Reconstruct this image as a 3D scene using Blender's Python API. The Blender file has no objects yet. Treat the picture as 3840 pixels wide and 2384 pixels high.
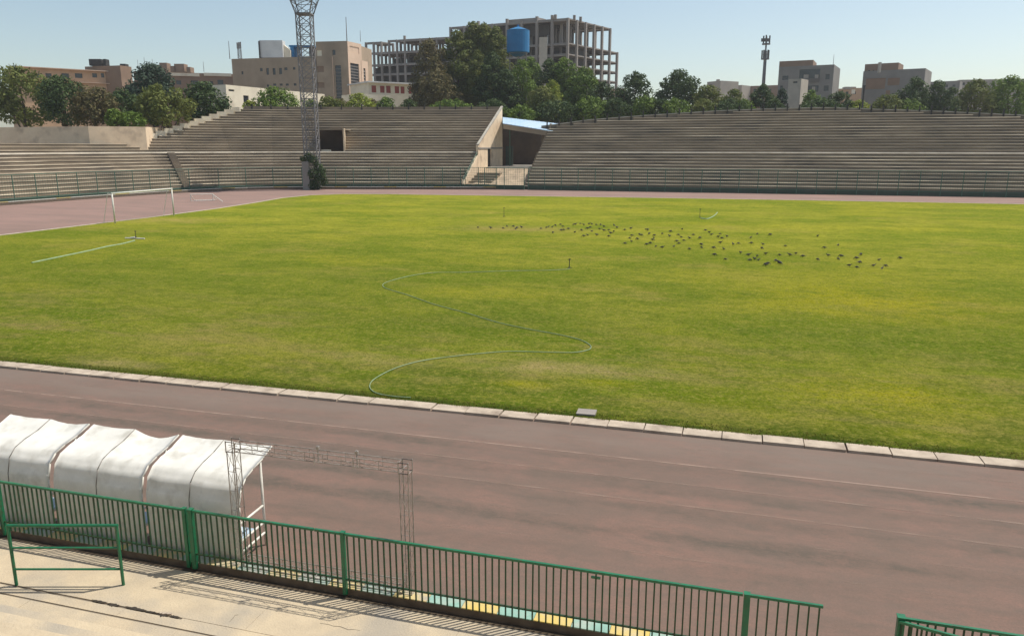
import bpy, math, random
from mathutils import Vector
C = bpy.context.scene
COL = C.collection
PI = math.pi

# ------------------------------------------------------------------ camera, sky, sun, exposure
F, CX, CY, YH, H = 2900.0, 1920.0, 1192.0, 550.0, 7.0      # photo measured in 3840 x 2384 pixels
TH = math.atan((CY - YH) / F)
PSI = math.radians(16.2)                                   # the stadium's long side is the world x axis
cam = bpy.data.objects.new('camera', bpy.data.cameras.new('camera'))
COL.objects.link(cam)
cam.data.sensor_width = 36.0
cam.data.lens = F / 3840.0 * 36.0
cam.data.clip_start = 0.1
cam.data.clip_end = 6000.0
cam.location = (0, 0, H)
cam.rotation_euler = (PI / 2 - TH, 0, PSI)
C.camera = cam

SUNV = Vector((0.47, 0.36, 1.08)).normalized()             # towards the sun
sun = bpy.data.objects.new('sun', bpy.data.lights.new('sun', 'SUN'))
COL.objects.link(sun)
sun.data.energy = 4.2
sun.data.angle = math.radians(0.53)
sun.data.color = (1.0, 0.94, 0.84)
sun.rotation_euler = (-SUNV).to_track_quat('-Z', 'Y').to_euler()

W = bpy.data.worlds.new('World'); C.world = W; W.use_nodes = True
wn = W.node_tree.nodes; wl = W.node_tree.links
sky = wn.new('ShaderNodeTexSky'); sky.sky_type = 'NISHITA'; sky.sun_disc = False
sky.sun_elevation = math.asin(SUNV.z); sky.sun_rotation = math.atan2(SUNV.x, SUNV.y)
sky.altitude = 1200; sky.air_density = 1.0; sky.dust_density = 3.6; sky.ozone_density = 0.7
bg = wn['Background']; bg.inputs['Strength'].default_value = 0.15
tint = wn.new('ShaderNodeMix'); tint.data_type = 'RGBA'; tint.blend_type = 'MULTIPLY'; tint.inputs[0].default_value = 1.0
tint.inputs[7].default_value = (1.03, 0.985, 0.86, 1)      # dusty summer air
wl.new(sky.outputs[0], tint.inputs[6]); wl.new(tint.outputs[2], bg.inputs['Color'])
C.view_settings.view_transform = 'Standard'
C.view_settings.look = 'None'
C.view_settings.exposure = 0.12
C.view_settings.gamma = 1.0

# ------------------------------------------------------------------ geometry of the view: pixel -> place
_S, _C, _s, _c = math.sin(TH), math.cos(TH), math.sin(PSI), math.cos(PSI)
def ray(x, y):
    X = x - CX; v = y - CY
    D = F * _C - v * _S; Z = -(F * _S + v * _C)
    return X * _c - D * _s, X * _s + D * _c, Z
def G(x, y, z=0.0):                                        # on the level z
    r = ray(x, y); k = (z - H) / r[2]
    return Vector((r[0] * k, r[1] * k, z))
def P(x, y, p):                                            # on the upright plane y = p
    r = ray(x, y); k = p / r[1]
    return Vector((r[0] * k, p, H + r[2] * k))
def PX(x, y, xx):                                          # on the upright plane x = xx
    r = ray(x, y); k = xx / r[0]
    return Vector((xx, r[1] * k, H + r[2] * k))
def Q(x, y, D):                                            # at distance D along the view heading
    v = y - CY; k = D / (F * _C - v * _S)
    X = (x - CX) * k
    return Vector((X * _c - D * _s, X * _s + D * _c, H - (F * _S + v * _C) * k))
def pix(p):
    R = p[0] * _c + p[1] * _s; D = -p[0] * _s + p[1] * _c; dz = p[2] - H
    zc = D * _C - dz * _S
    return CX + F * R / zc, CY - F * (dz * _C + D * _S) / zc
RGT = Vector((_c, _s, 0)); FWD = Vector((-_s, _c, 0)); UP = Vector((0, 0, 1))

# ------------------------------------------------------------------ materials
def mat(name, col, col2=None, scale=3.0, rough=0.85, bump=0.0, bscale=None, stretch=(1, 1, 1), mid=0.5, width=0.3,
        metal=0.0, detail=6.0, spec=0.3, stain=None, stainscale=0.4, stainmid=0.6):
    m = bpy.data.materials.new(name); m.use_nodes = True
    n = m.node_tree.nodes; l = m.node_tree.links
    b = n['Principled BSDF']
    b.inputs['Roughness'].default_value = rough; b.inputs['Metallic'].default_value = metal
    b.inputs['Specular IOR Level'].default_value = spec
    geo = n.new('ShaderNodeNewGeometry')
    mp = n.new('ShaderNodeMapping'); mp.inputs['Scale'].default_value = stretch
    l.new(geo.outputs['Position'], mp.inputs['Vector'])
    out = None
    if col2 is not None:
        t = n.new('ShaderNodeTexNoise'); t.inputs['Scale'].default_value = scale; t.inputs['Detail'].default_value = detail
        t.inputs['Roughness'].default_value = 0.62
        l.new(mp.outputs[0], t.inputs['Vector'])
        r = n.new('ShaderNodeMapRange'); r.inputs[1].default_value = mid - width / 2; r.inputs[2].default_value = mid + width / 2
        l.new(t.outputs[0], r.inputs[0])
        mx = n.new('ShaderNodeMix'); mx.data_type = 'RGBA'
        mx.inputs[6].default_value = (*col, 1); mx.inputs[7].default_value = (*col2, 1)
        l.new(r.outputs[0], mx.inputs[0]); out = mx.outputs[2]
        if stain is not None:
            t2 = n.new('ShaderNodeTexNoise'); t2.inputs['Scale'].default_value = stainscale; t2.inputs['Detail'].default_value = 7
            l.new(mp.outputs[0], t2.inputs['Vector'])
            r2 = n.new('ShaderNodeMapRange'); r2.inputs[1].default_value = stainmid - 0.08; r2.inputs[2].default_value = stainmid + 0.12
            r2.inputs[4].default_value = 0.8
            l.new(t2.outputs[0], r2.inputs[0])
            m2 = n.new('ShaderNodeMix'); m2.data_type = 'RGBA'; m2.inputs[7].default_value = (*stain, 1)
            l.new(out, m2.inputs[6]); l.new(r2.outputs[0], m2.inputs[0]); out = m2.outputs[2]
        l.new(out, b.inputs['Base Color'])
    else:
        b.inputs['Base Color'].default_value = (*col, 1)
    if bump > 0:
        t3 = n.new('ShaderNodeTexNoise'); t3.inputs['Scale'].default_value = bscale or scale * 4; t3.inputs['Detail'].default_value = 5
        l.new(mp.outputs[0], t3.inputs['Vector'])
        bp = n.new('ShaderNodeBump'); bp.inputs['Strength'].default_value = bump; bp.inputs['Distance'].default_value = 0.05
        l.new(t3.outputs[0], bp.inputs['Height']); l.new(bp.outputs[0], b.inputs['Normal'])
    return m

def leaf_mat(name, col, col2, trans=0.25):
    m = mat(name, col, col2, scale=0.55, rough=0.7, detail=4, width=0.35, spec=0.2)
    n = m.node_tree.nodes; l = m.node_tree.links
    b = n['Principled BSDF']; o = n['Material Output']
    tr = n.new('ShaderNodeBsdfTranslucent'); ad = n.new('ShaderNodeMixShader'); ad.inputs[0].default_value = trans
    src = b.inputs['Base Color'].links[0].from_socket
    l.new(src, tr.inputs['Color']); l.new(b.outputs[0], ad.inputs[1]); l.new(tr.outputs[0], ad.inputs[2])
    l.new(ad.outputs[0], o.inputs['Surface'])
    return m

M = {}
M['town'] = mat('town_ground', (0.30, 0.25, 0.19), (0.20, 0.17, 0.13), 0.06)
M['kerb'] = mat('kerb_stone', (0.50, 0.42, 0.33), (0.38, 0.315, 0.245), 2.5, bump=0.3, stain=(0.22, 0.17, 0.13), stainscale=1.6, stainmid=0.58)
M['slab'] = mat('floor_concrete', (0.55, 0.455, 0.315), (0.46, 0.38, 0.268), 1.6, bump=0.25, bscale=30, stain=(0.34, 0.305, 0.25), stainscale=0.9, stainmid=0.54)
M['kerbshade'] = mat('kerb_shade_tone', (0.10, 0.075, 0.05), (0.06, 0.045, 0.03), 8.0)  # dark tone painted for the shade beside the kerb
M['gap'] = mat('dark_joint', (0.03, 0.025, 0.02), (0.06, 0.05, 0.04), 9.0)
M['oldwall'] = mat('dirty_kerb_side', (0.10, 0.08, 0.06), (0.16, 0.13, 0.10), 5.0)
M['yellow'] = mat('yellow_paint', (0.62, 0.47, 0.13), (0.55, 0.44, 0.20), 5.0, stain=(0.5, 0.44, 0.33), stainscale=4, stainmid=0.58)
M['teal'] = mat('teal_paint', (0.27, 0.45, 0.38), (0.22, 0.37, 0.32), 5.0, stain=(0.40, 0.44, 0.38), stainscale=4, stainmid=0.58)
M['yellowf'] = mat('faded_yellow_paint', (0.56, 0.45, 0.20), (0.48, 0.41, 0.26), 5.0, stain=(0.36, 0.33, 0.28), stainscale=5, stainmid=0.52)
M['tealf'] = mat('faded_teal_paint', (0.31, 0.40, 0.35), (0.29, 0.35, 0.31), 5.0, stain=(0.42, 0.40, 0.35), stainscale=5, stainmid=0.52)
M['green'] = mat('green_gloss_paint', (0.015, 0.17, 0.075), (0.012, 0.12, 0.055), 6.0, rough=0.36, spec=0.5, stain=(0.09, 0.05, 0.03), stainscale=16, stainmid=0.66)
M['bar'] = mat('backlit_green_bars', (0.016, 0.085, 0.040), (0.035, 0.050, 0.026), 14.0, rough=0.45)  # darker than the posts: the bars' backlit shade is put into the colour
M['greenfar'] = mat('weathered_green_paint', (0.06, 0.15, 0.10), (0.10, 0.165, 0.125), 2.0, rough=0.6)
M['greenwall'] = mat('dark_green_wall_paint', (0.045, 0.085, 0.06), (0.07, 0.09, 0.07), 0.5, stretch=(1, 1, 3))
M['tent'] = mat('white_tarpaulin', (0.80, 0.79, 0.73), (0.70, 0.69, 0.63), 3.5, rough=0.42, bump=0.10, bscale=4, stain=(0.50, 0.48, 0.42), stainscale=3.0, stainmid=0.60)
M['seam'] = mat('tarpaulin_seam', (0.16, 0.15, 0.14), (0.28, 0.26, 0.24), 5.0)
M['whitem'] = mat('white_metal_paint', (0.74, 0.72, 0.65), (0.58, 0.56, 0.50), 4.0, rough=0.45)
M['seatblue'] = mat('pale_blue_plastic', (0.35, 0.47, 0.60), (0.50, 0.58, 0.64), 4.0, rough=0.45)
M['alu'] = mat('dull_steel', (0.40, 0.365, 0.33), (0.26, 0.23, 0.20), 9.0, rough=0.5, metal=0.35)
M['conc'] = mat('stand_concrete', (0.31, 0.25, 0.182), (0.22, 0.176, 0.128), 0.35, stretch=(0.6, 0.6, 2.2), bump=0.2, bscale=6, stain=(0.13, 0.11, 0.09), stainscale=0.25, stainmid=0.57)
M['nose'] = mat('bench_edge_concrete', (0.62, 0.535, 0.40), (0.30, 0.25, 0.185), 0.5, stretch=(0.35, 0.35, 4), stain=(0.17, 0.14, 0.10), stainscale=0.22, stainmid=0.52)
M['noseup'] = mat('upper_bench_edge', (0.40, 0.335, 0.245), (0.24, 0.20, 0.145), 0.5, stretch=(0.35, 0.35, 4), stain=(0.17, 0.14, 0.10), stainscale=0.22, stainmid=0.5)
M['aisle'] = mat('pale_aisle_kerb', (0.52, 0.465, 0.375), (0.36, 0.32, 0.255), 0.4)
M['coping'] = mat('pale_coping', (0.50, 0.47, 0.40), (0.36, 0.33, 0.28), 0.6)
M['cream'] = mat('cream_render', (0.80, 0.64, 0.46), (0.70, 0.55, 0.39), 0.8, stain=(0.38, 0.29, 0.21), stainscale=0.5, stainmid=0.62)
M['bankearth'] = mat('sandy_bank', (0.46, 0.36, 0.25), (0.30, 0.24, 0.17), 0.5, bump=0.5)
M['brown'] = mat('dark_brown_wall', (0.12, 0.085, 0.06), (0.08, 0.06, 0.045), 0.5)
M['bluesheet'] = mat('pale_blue_roof_sheet', (0.40, 0.58, 0.76), (0.52, 0.64, 0.76), 0.35, rough=0.4, stretch=(3, 0.3, 1))
M['coupler'] = mat('bright_coupler', (0.45, 0.42, 0.39), (0.30, 0.27, 0.24), 12.0, rough=0.4, metal=0.4)
M['steel'] = mat('mast_steel', (0.15, 0.15, 0.17), (0.24, 0.23, 0.22), 0.8, rough=0.6)
M['dark'] = mat('dark_metal', (0.035, 0.035, 0.035), (0.06, 0.055, 0.05), 2.0, rough=0.6)
M['bark'] = mat('bark', (0.10, 0.075, 0.05), (0.06, 0.045, 0.03), 2.0)
M['ivy'] = leaf_mat('ivy_leaf', (0.03, 0.06, 0.02), (0.06, 0.10, 0.03))
M['glass'] = mat('dark_window_glass', (0.02, 0.025, 0.03), (0.05, 0.055, 0.06), 0.5, rough=0.12, spec=0.6)
M['beige'] = mat('beige_brick', (0.42, 0.325, 0.235), (0.35, 0.27, 0.195), 0.25, stain=(0.24, 0.19, 0.14), stainscale=0.12, stainmid=0.6)
M['pink'] = mat('pinkish_stone', (0.66, 0.49, 0.37), (0.58, 0.43, 0.32), 0.3)
M['whitewall'] = mat('whitewashed_wall', (0.84, 0.76, 0.60), (0.74, 0.66, 0.52), 0.25, stain=(0.58, 0.50, 0.39), stainscale=0.3, stainmid=0.6)
M['brick'] = mat('orange_brick', (0.58, 0.39, 0.25), (0.50, 0.33, 0.21), 0.3)
M['brickd'] = mat('brown_brick', (0.30, 0.205, 0.145), (0.25, 0.17, 0.12), 0.3)
M['greyb'] = mat('grey_render', (0.27, 0.255, 0.235), (0.22, 0.21, 0.195), 0.25)
M['greyd'] = mat('dark_grey_render', (0.14, 0.13, 0.125), (0.18, 0.165, 0.15), 0.25)
M['paleb'] = mat('pale_far_render', (0.44, 0.39, 0.33), (0.36, 0.32, 0.28), 0.15)
M['frame'] = mat('raw_concrete', (0.33, 0.30, 0.272), (0.25, 0.225, 0.205), 0.25, stretch=(1, 1, 0.5))
M['block'] = mat('grey_blockwork', (0.12, 0.112, 0.105), (0.085, 0.08, 0.075), 0.4)
M['lift'] = mat('pale_blockwork', (0.50, 0.45, 0.38), (0.42, 0.38, 0.32), 0.6)
M['tank'] = mat('blue_tank_paint', (0.02, 0.19, 0.42), (0.015, 0.15, 0.35), 0.4, rough=0.45)
M['hose'] = mat('pale_green_hose', (0.29, 0.40, 0.25), (0.22, 0.30, 0.15), 3.0, rough=0.4)
M['bird'] = mat('dark_plumage', (0.022, 0.021, 0.022), (0.05, 0.048, 0.05), 9.0, rough=0.6)
M['red'] = mat('red_paint', (0.38, 0.10, 0.08), (0.30, 0.08, 0.07), 0.5)
M['whitesheet'] = mat('white_roof_sheet', (0.72, 0.71, 0.68), (0.60, 0.59, 0.57), 0.3, rough=0.5)
LEAF = {
 'dark': leaf_mat('dark_leaf', (0.041, 0.075, 0.025), (0.085, 0.127, 0.037)),
 'blue': leaf_mat('bluish_leaf', (0.034, 0.062, 0.043), (0.071, 0.108, 0.065)),
 'olive': leaf_mat('olive_leaf', (0.106, 0.144, 0.029), (0.170, 0.179, 0.046)),
 'green': leaf_mat('green_leaf', (0.087, 0.152, 0.025), (0.169, 0.240, 0.037)),
 'brown': leaf_mat('brownish_leaf', (0.161, 0.129, 0.056), (0.103, 0.101, 0.037)),
 'light': leaf_mat('light_leaf', (0.216, 0.289, 0.040), (0.304, 0.323, 0.050)),
}

# ------------------------------------------------------------------ mesh helpers
WL = {}
class MB:
    def __init__(s): s.v = []; s.f = []; s.m = []
    def face(s, pts, m=0):
        k = len(s.v); s.v.extend(tuple(p) for p in pts); s.f.append(tuple(range(k, k + len(pts)))); s.m.append(m)
    def obox(s, o, a, b, c, m=0):
        o, a, b, c = Vector(o), Vector(a), Vector(b), Vector(c)
        if a.cross(b).dot(c) < 0: a, b = b, a
        k = len(s.v)
        for p in (o, o + a, o + a + b, o + b, o + c, o + a + c, o + a + b + c, o + b + c): s.v.append(tuple(p))
        for q in ((0, 3, 2, 1), (4, 5, 6, 7), (0, 1, 5, 4), (1, 2, 6, 5), (2, 3, 7, 6), (3, 0, 4, 7)):
            s.f.append(tuple(k + i for i in q)); s.m.append(m)
    def box(s, x0, y0, z0, x1, y1, z1, m=0):
        s.obox((min(x0, x1), min(y0, y1), min(z0, z1)), (abs(x1 - x0), 0, 0), (0, abs(y1 - y0), 0), (0, 0, abs(z1 - z0)), m)
    def tube(s, p, q, r, n=6, m=0, r2=None, cap=True):
        p, q = Vector(p), Vector(q); d = q - p
        if d.length < 1e-6: return
        d.normalize()
        a = d.orthogonal().normalized() if abs(d.z) > 0.95 else d.cross(UP).normalized()
        b = d.cross(a); r2 = r if r2 is None else r2; k = len(s.v)
        for (c, rr) in ((p, r), (q, r2)):
            for i in range(n):
                t = 2 * PI * (i + 0.5) / n
                s.v.append(tuple(c + a * math.cos(t) * rr + b * math.sin(t) * rr))
        for i in range(n):
            j = (i + 1) % n
            s.f.append((k + i, k + j, k + n + j, k + n + i)); s.m.append(m)
        if cap:
            s.f.append(tuple(k + i for i in reversed(range(n)))); s.m.append(m)
            s.f.append(tuple(k + n + i for i in range(n))); s.m.append(m)
    def path(s, pts, r, n=6, m=0):
        for a, b in zip(pts[:-1], pts[1:]): s.tube(a, b, r, n, m, cap=True)
    def extrude(s, poly, vec, m=0):                        # closed polygon swept along vec
        poly = [Vector(p) for p in poly]; vec = Vector(vec); n = len(poly); k = len(s.v)
        for p in poly: s.v.append(tuple(p))
        for p in poly: s.v.append(tuple(p + vec))
        nrm = Vector((0, 0, 0))
        for i in range(n): nrm += poly[i].cross(poly[(i + 1) % n])
        flip = nrm.dot(vec) > 0
        def add(f): s.f.append(tuple(reversed(f)) if flip else tuple(f)); s.m.append(m)
        add([k + i for i in range(n)]); add([k + n + i for i in reversed(range(n))])
        for i in range(n):
            j = (i + 1) % n; add([k + j, k + i, k + n + i, k + n + j])
    def build(s, name, mats, parent=None, smooth=False, origin=None):
        if not isinstance(mats, (list, tuple)): mats = [mats]
        if parent is not None: o = WL[parent]
        elif origin is not None: o = Vector(origin)
        else:
            xs = [v[0] for v in s.v]; ys = [v[1] for v in s.v]; zs = [v[2] for v in s.v]
            o = Vector(((min(xs) + max(xs)) / 2, (min(ys) + max(ys)) / 2, min(zs)))
        me = bpy.data.meshes.new(name)
        me.from_pydata([(v[0] - o[0], v[1] - o[1], v[2] - o[2]) for v in s.v], [], s.f)
        for mm in mats: me.materials.append(mm)
        if len(mats) > 1: me.polygons.foreach_set('material_index', s.m)
        if smooth: me.polygons.foreach_set('use_smooth', [True] * len(s.f))
        me.update()
        ob = bpy.data.objects.new(name, me); COL.objects.link(ob)
        if parent is not None: ob.parent = parent
        else: ob.location = o
        WL[ob] = Vector(o)
        return ob

def thing(name, label, cat, loc, group=None):
    o = bpy.data.objects.new(name, None); COL.objects.link(o); o.location = loc; WL[o] = Vector(loc)
    o.empty_display_size = 0.5
    return tag(o, label, cat, group)
def tag(o, label, cat, group=None):
    o['label'] = label; o['category'] = cat
    if group: o['group'] = group
    return o
def struct(o): o['kind'] = 'structure'; return o
def stuff(o): o['kind'] = 'stuff'; return o
def dup(o, loc, parent=None):
    c = o.copy(); COL.objects.link(c); c.location = loc
    if parent is not None: c.parent = parent
    return c
def copies(mesh_ob, locs):                                 # more of one part on the same thing, given in world places
    base = WL[mesh_ob.parent]
    for p in locs: dup(mesh_ob, Vector(p) - base, mesh_ob.parent)
def part_at(mb, name, m, parent, loc, **k):                # mesh made round the origin, placed in the world under parent
    ob = mb.build(name, m, None, origin=(0, 0, 0), **k); ob.parent = parent; ob.location = Vector(loc) - WL[parent]
    WL[ob] = Vector(loc); return ob

# ------------------------------------------------------------------ ground, grass, track
def sheet(name, poly, z, m, kind=True):
    mb = MB(); mb.face([(x, y, z) for x, y in poly]); o = mb.build(name, m); return struct(o)
sheet('ground', [(-1200, -300), (1200, -300), (1200, 1500), (-1200, 1500)], -0.02, M['town'])

# running track: worn tartan, dark dirty bands along the lanes next to the stand
def track_mat():
    m = bpy.data.materials.new('worn_track'); m.use_nodes = True
    n = m.node_tree.nodes; l = m.node_tree.links; b = n['Principled BSDF']; b.inputs['Roughness'].default_value = 0.9
    b.inputs['Specular IOR Level'].default_value = 0.25
    geo = n.new('ShaderNodeNewGeometry')
    def noise(scale, st, det=6, ro=0.6):
        mp = n.new('ShaderNodeMapping'); mp.inputs['Scale'].default_value = st; l.new(geo.outputs['Position'], mp.inputs[0])
        t = n.new('ShaderNodeTexNoise'); t.inputs['Scale'].default_value = scale; t.inputs['Detail'].default_value = det
        t.inputs['Roughness'].default_value = ro
        l.new(mp.outputs[0], t.inputs['Vector']); return t.outputs[0]
    def rng(s, a, bb, c=0.0, d=1.0):
        r = n.new('ShaderNodeMapRange'); r.inputs[1].default_value = a; r.inputs[2].default_value = bb
        r.inputs[3].default_value = c; r.inputs[4].default_value = d; l.new(s, r.inputs[0]); return r.outputs[0]
    def mix(fac, a, bb):
        x = n.new('ShaderNodeMix'); x.data_type = 'RGBA'
        for i, q in ((6, a), (7, bb)):
            if isinstance(q, tuple): x.inputs[i].default_value = (*q, 1)
            else: l.new(q, x.inputs[i])
        l.new(fac, x.inputs[0]); return x.outputs[2]
    def mth(op, a, bb):
        x = n.new('ShaderNodeMath'); x.operation = op
        for i, q in enumerate((a, bb)):
            if isinstance(q, (int, float)): x.inputs[i].default_value = q
            else: l.new(q, x.inputs[i])
        return x.outputs[0]
    sep = n.new('ShaderNodeSeparateXYZ'); l.new(geo.outputs['Position'], sep.inputs[0]); y = sep.outputs[1]
    base = mix(rng(noise(1.1, (0.35, 1.2, 1)), 0.35, 0.65), (0.222, 0.134, 0.106), (0.172, 0.120, 0.097))
    base = mix(rng(noise(0.35, (1.2, 0.5, 1), 7, .7), 0.45, 0.65, 0, 0.5), base, (0.150, 0.112, 0.088))
    base = mix(rng(noise(3.0, (0.8, 1.8, 1), 7, .75), 0.44, 0.64, 0, 0.6), base, (0.138, 0.108, 0.088))
    base = mix(rng(noise(25, (1, 1, 1), 3), 0.4, 0.75, 0, 0.6), base, (0.13, 0.095, 0.075))
    # dirt swept into bands between the lane lines of the near straight
    wob = mth('MULTIPLY', mth('SUBTRACT', noise(0.9, (0.6, 1, 1), 7, .7), 0.5), 0.9)
    yy = mth('ADD', y, wob)
    wv = mth('SINE', mth('MULTIPLY', mth('SUBTRACT', 14.62, yy), 2 * PI / 1.05), 0)
    band = rng(wv, -0.5, 1.0)
    near = rng(y, 17.0, 16.5)
    lim = rng(y, 10.6, 13.4)
    patch = mth('MULTIPLY', rng(noise(0.6, (0.3, 1.2, 1)), 0.36, 0.60), rng(noise(3.5, (0.7, 1.2, 1), 8, .8), 0.32, 0.60, .1, 1.0))
    fac = mth('MULTIPLY', mth('MULTIPLY', band, patch), mth('MULTIPLY', near, lim))
    base = mix(mth('MULTIPLY', fac, 0.95), base, (0.088, 0.078, 0.062))
    inner = mth('MULTIPLY', rng(y, 16.6, 17.3), rng(y, 20, 18))
    base = mix(mth('MULTIPLY', inner, rng(noise(0.6, (0.4, 1.4, 1)), 0.35, 0.6, 0.1, 0.75)), base, (0.188, 0.150, 0.124))
    far = rng(y, 24, 60)                                   # paler pink far side: haze and grazing sheen painted in, less wear too
    pinkc = mix(rng(noise(0.35, (0.4, 1, 1)), 0.35, 0.65), (0.285, 0.185, 0.155), (0.225, 0.155, 0.13))
    base = mix(far, base, pinkc)
    l.new(base, b.inputs['Base Color'])
    t = noise(60, (1, 1, 1), 3); bp = n.new('ShaderNodeBump'); bp.inputs['Strength'].default_value = 0.25; bp.inputs['Distance'].default_value = 0.02
    l.new(t, bp.inputs['Height']); l.new(bp.outputs[0], b.inputs['Normal'])
    return m
M['track'] = track_mat()
sheet('track', [(-100, 10.2), (100, 10.2), (100, 131), (-40, 131), (-100, 126)], 0.0, M['track'])

def grass_mat():
    m = bpy.data.materials.new('field_grass'); m.use_nodes = True
    n = m.node_tree.nodes; l = m.node_tree.links; b = n['Principled BSDF']; b.inputs['Roughness'].default_value = 0.9
    b.inputs['Specular IOR Level'].default_value = 0.0
    geo = n.new('ShaderNodeNewGeometry')
    def noise(scale, st, det=6, ro=0.6, off=0.0):
        mp = n.new('ShaderNodeMapping'); mp.inputs['Scale'].default_value = st; mp.inputs['Location'].default_value = (off, off, 0)
        l.new(geo.outputs['Position'], mp.inputs[0])
        t = n.new('ShaderNodeTexNoise'); t.inputs['Scale'].default_value = scale; t.inputs['Detail'].default_value = det
        t.inputs['Roughness'].default_value = ro
        l.new(mp.outputs[0], t.inputs['Vector']); return t.outputs[0]
    def rng(s, a, bb, c=0.0, d=1.0):
        r = n.new('ShaderNodeMapRange'); r.inputs[1].default_value = a; r.inputs[2].default_value = bb
        r.inputs[3].default_value = c; r.inputs[4].default_value = d; l.new(s, r.inputs[0]); return r.outputs[0]
    def mix(fac, a, bb):
        x = n.new('ShaderNodeMix'); x.data_type = 'RGBA'
        for i, q in ((6, a), (7, bb)):
            if isinstance(q, tuple): x.inputs[i].default_value = (*q, 1)
            else: l.new(q, x.inputs[i])
        l.new(fac, x.inputs[0]); return x.outputs[2]
    def mul(a, bb):
        x = n.new('ShaderNodeMath'); x.operation = 'MULTIPLY'; l.new(a, x.inputs[0]); l.new(bb, x.inputs[1]); return x.outputs[0]
    sep = n.new('ShaderNodeSeparateXYZ'); l.new(geo.outputs['Position'], sep.inputs[0]); y = sep.outputs[1]
    g = mix(rng(noise(0.10, (0.7, 1.1, 1), 7, 0.65), 0.44, 0.56), (0.116, 0.160, 0.013), (0.250, 0.248, 0.032))
    g = mix(rng(y, 62, 28, 0, .40), g, (0.080, 0.130, 0.009))  # nearer grass darker, partly a viewing-angle tone put into the colour
    g = mix(rng(noise(0.30, (0.6, 1.2, 1), 7, 0.65, 13), 0.46, 0.66, 0, 0.7), g, (0.072, 0.122, 0.009))
    g = mix(rng(noise(0.14, (0.8, 1.3, 1), 8, 0.7, 41), 0.54, 0.68, 0, 0.8), g, (0.255, 0.208, 0.060))
    g = mix(rng(noise(0.07, (1, 1.6, 1), 6, 0.6, 205), 0.53, 0.66, 0, 0.6), g, (0.275, 0.262, 0.024))
    dry = mul(rng(noise(0.45, (0.5, 1.3, 1), 8, 0.7, 77), 0.48, 0.62), rng(y, 34, 23))
    g = mix(mul(dry, rng(y, 18, 21, 0.35, 0.85)), g, (0.245, 0.185, 0.075))
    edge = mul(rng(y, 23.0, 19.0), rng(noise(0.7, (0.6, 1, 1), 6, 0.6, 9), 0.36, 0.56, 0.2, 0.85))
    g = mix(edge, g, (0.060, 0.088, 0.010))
    g = mix(rng(noise(1.3, (0.8, 1, 1), 7, 0.75, 3), 0.44, 0.66, 0, 0.7), g, (0.064, 0.096, 0.009))
    g = mix(rng(noise(0.9, (0.8, 1.2, 1), 7, 0.75, 61), 0.50, 0.66, 0, 0.6), g, (0.235, 0.225, 0.035))
    # patches that lie where they lie on the pitch: (place, half sizes, colour, strength)
    def patch(px, py, ex, ey, col, k, g):
        c = G(px, py); vs = n.new('ShaderNodeVectorMath'); vs.operation = 'SUBTRACT'; l.new(geo.outputs['Position'], vs.inputs[0]); vs.inputs[1].default_value = (c.x, c.y, 0.045)
        vm = n.new('ShaderNodeVectorMath'); vm.operation = 'MULTIPLY'; l.new(vs.outputs[0], vm.inputs[0]); vm.inputs[1].default_value = (1 / ex, 1 / ey, 0)
        ln = n.new('ShaderNodeVectorMath'); ln.operation = 'LENGTH'; l.new(vm.outputs[0], ln.inputs[0])
        f = mul(rng(ln.outputs['Value'], 1.0, 0.15), rng(noise(0.55, (0.7, 1.2, 1), 7, 0.75, px * .01), 0.36, 0.60, 0.0, k)); return mix(f, g, col)
    for a in ((3250, 1130, 7, 6, (0.30, 0.27, 0.012), .9), (3330, 1480, 3.4, 2.6, (0.27, 0.25, 0.012), .8), (2950, 1240, 7, 4, (0.06, 0.12, 0.006), .7), (2650, 1480, 4, 1.8, (0.09, 0.135, 0.006), .9),
              (2000, 1375, 3.6, 1.5, (0.30, 0.235, 0.10), .95), (2350, 1400, 2.8, 1.0, (0.29, 0.23, 0.10), .9), (1400, 1350, 3.0, .8, (0.30, 0.235, 0.10), .9), (420, 1370, 2.6, .9, (0.28, 0.22, 0.10), .8),
              (1720, 1400, 3.2, .9, (0.06, 0.085, 0.016), .95), (1960, 1445, 1.4, .5, (0.27, 0.25, 0.015), .8), (2230, 1440, 1.7, .6, (0.27, 0.25, 0.012), .8), (640, 828, 7, 4, (0.31, 0.235, 0.09), .95),
              (760, 1290, 6, 2.5, (0.25, 0.21, 0.06), .7), (1800, 1100, 5, 2.0, (0.28, 0.26, 0.02), .8), (1920, 860, 8, 4, (0.29, 0.20, 0.10), .8), (900, 1060, 14, 7, (0.075, 0.125, 0.010), .7),
              (2400, 740, 60, 3.5, (0.26, 0.225, 0.07), .6), (1500, 1220, 9, 4, (0.07, 0.115, 0.009), .75), (3100, 1640, 2.2, .7, (0.055, 0.075, 0.012), .9), (2750, 1560, 2.6, .8, (0.20, 0.165, 0.06), .8)):
        g = patch(*a, g)
    g = mix(rng(noise(6.0, (1, 1, 1), 5, 0.75, 5), 0.46, 0.66, 0, 0.75), g, (0.262, 0.238, 0.055))
    g = mix(rng(noise(15.0, (1, 1, 1), 3, 0.7, 8), 0.46, 0.66, 0, 0.75), g, (0.048, 0.068, 0.007))
    g = mix(rng(noise(2.6, (0.8, 1.3, 1), 6, 0.75, 31), 0.50, 0.68, 0, 0.5), g, (0.068, 0.100, 0.009))
    g = mix(mul(rng(y, 19.7, 19.15), rng(noise(2.0, (0.5, 1, 1), 5, .6, 2), 0.35, 0.55, .2, .9)), g, (0.028, 0.050, 0.008))  # deep shadow line along the kerb, painted into the green
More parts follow.
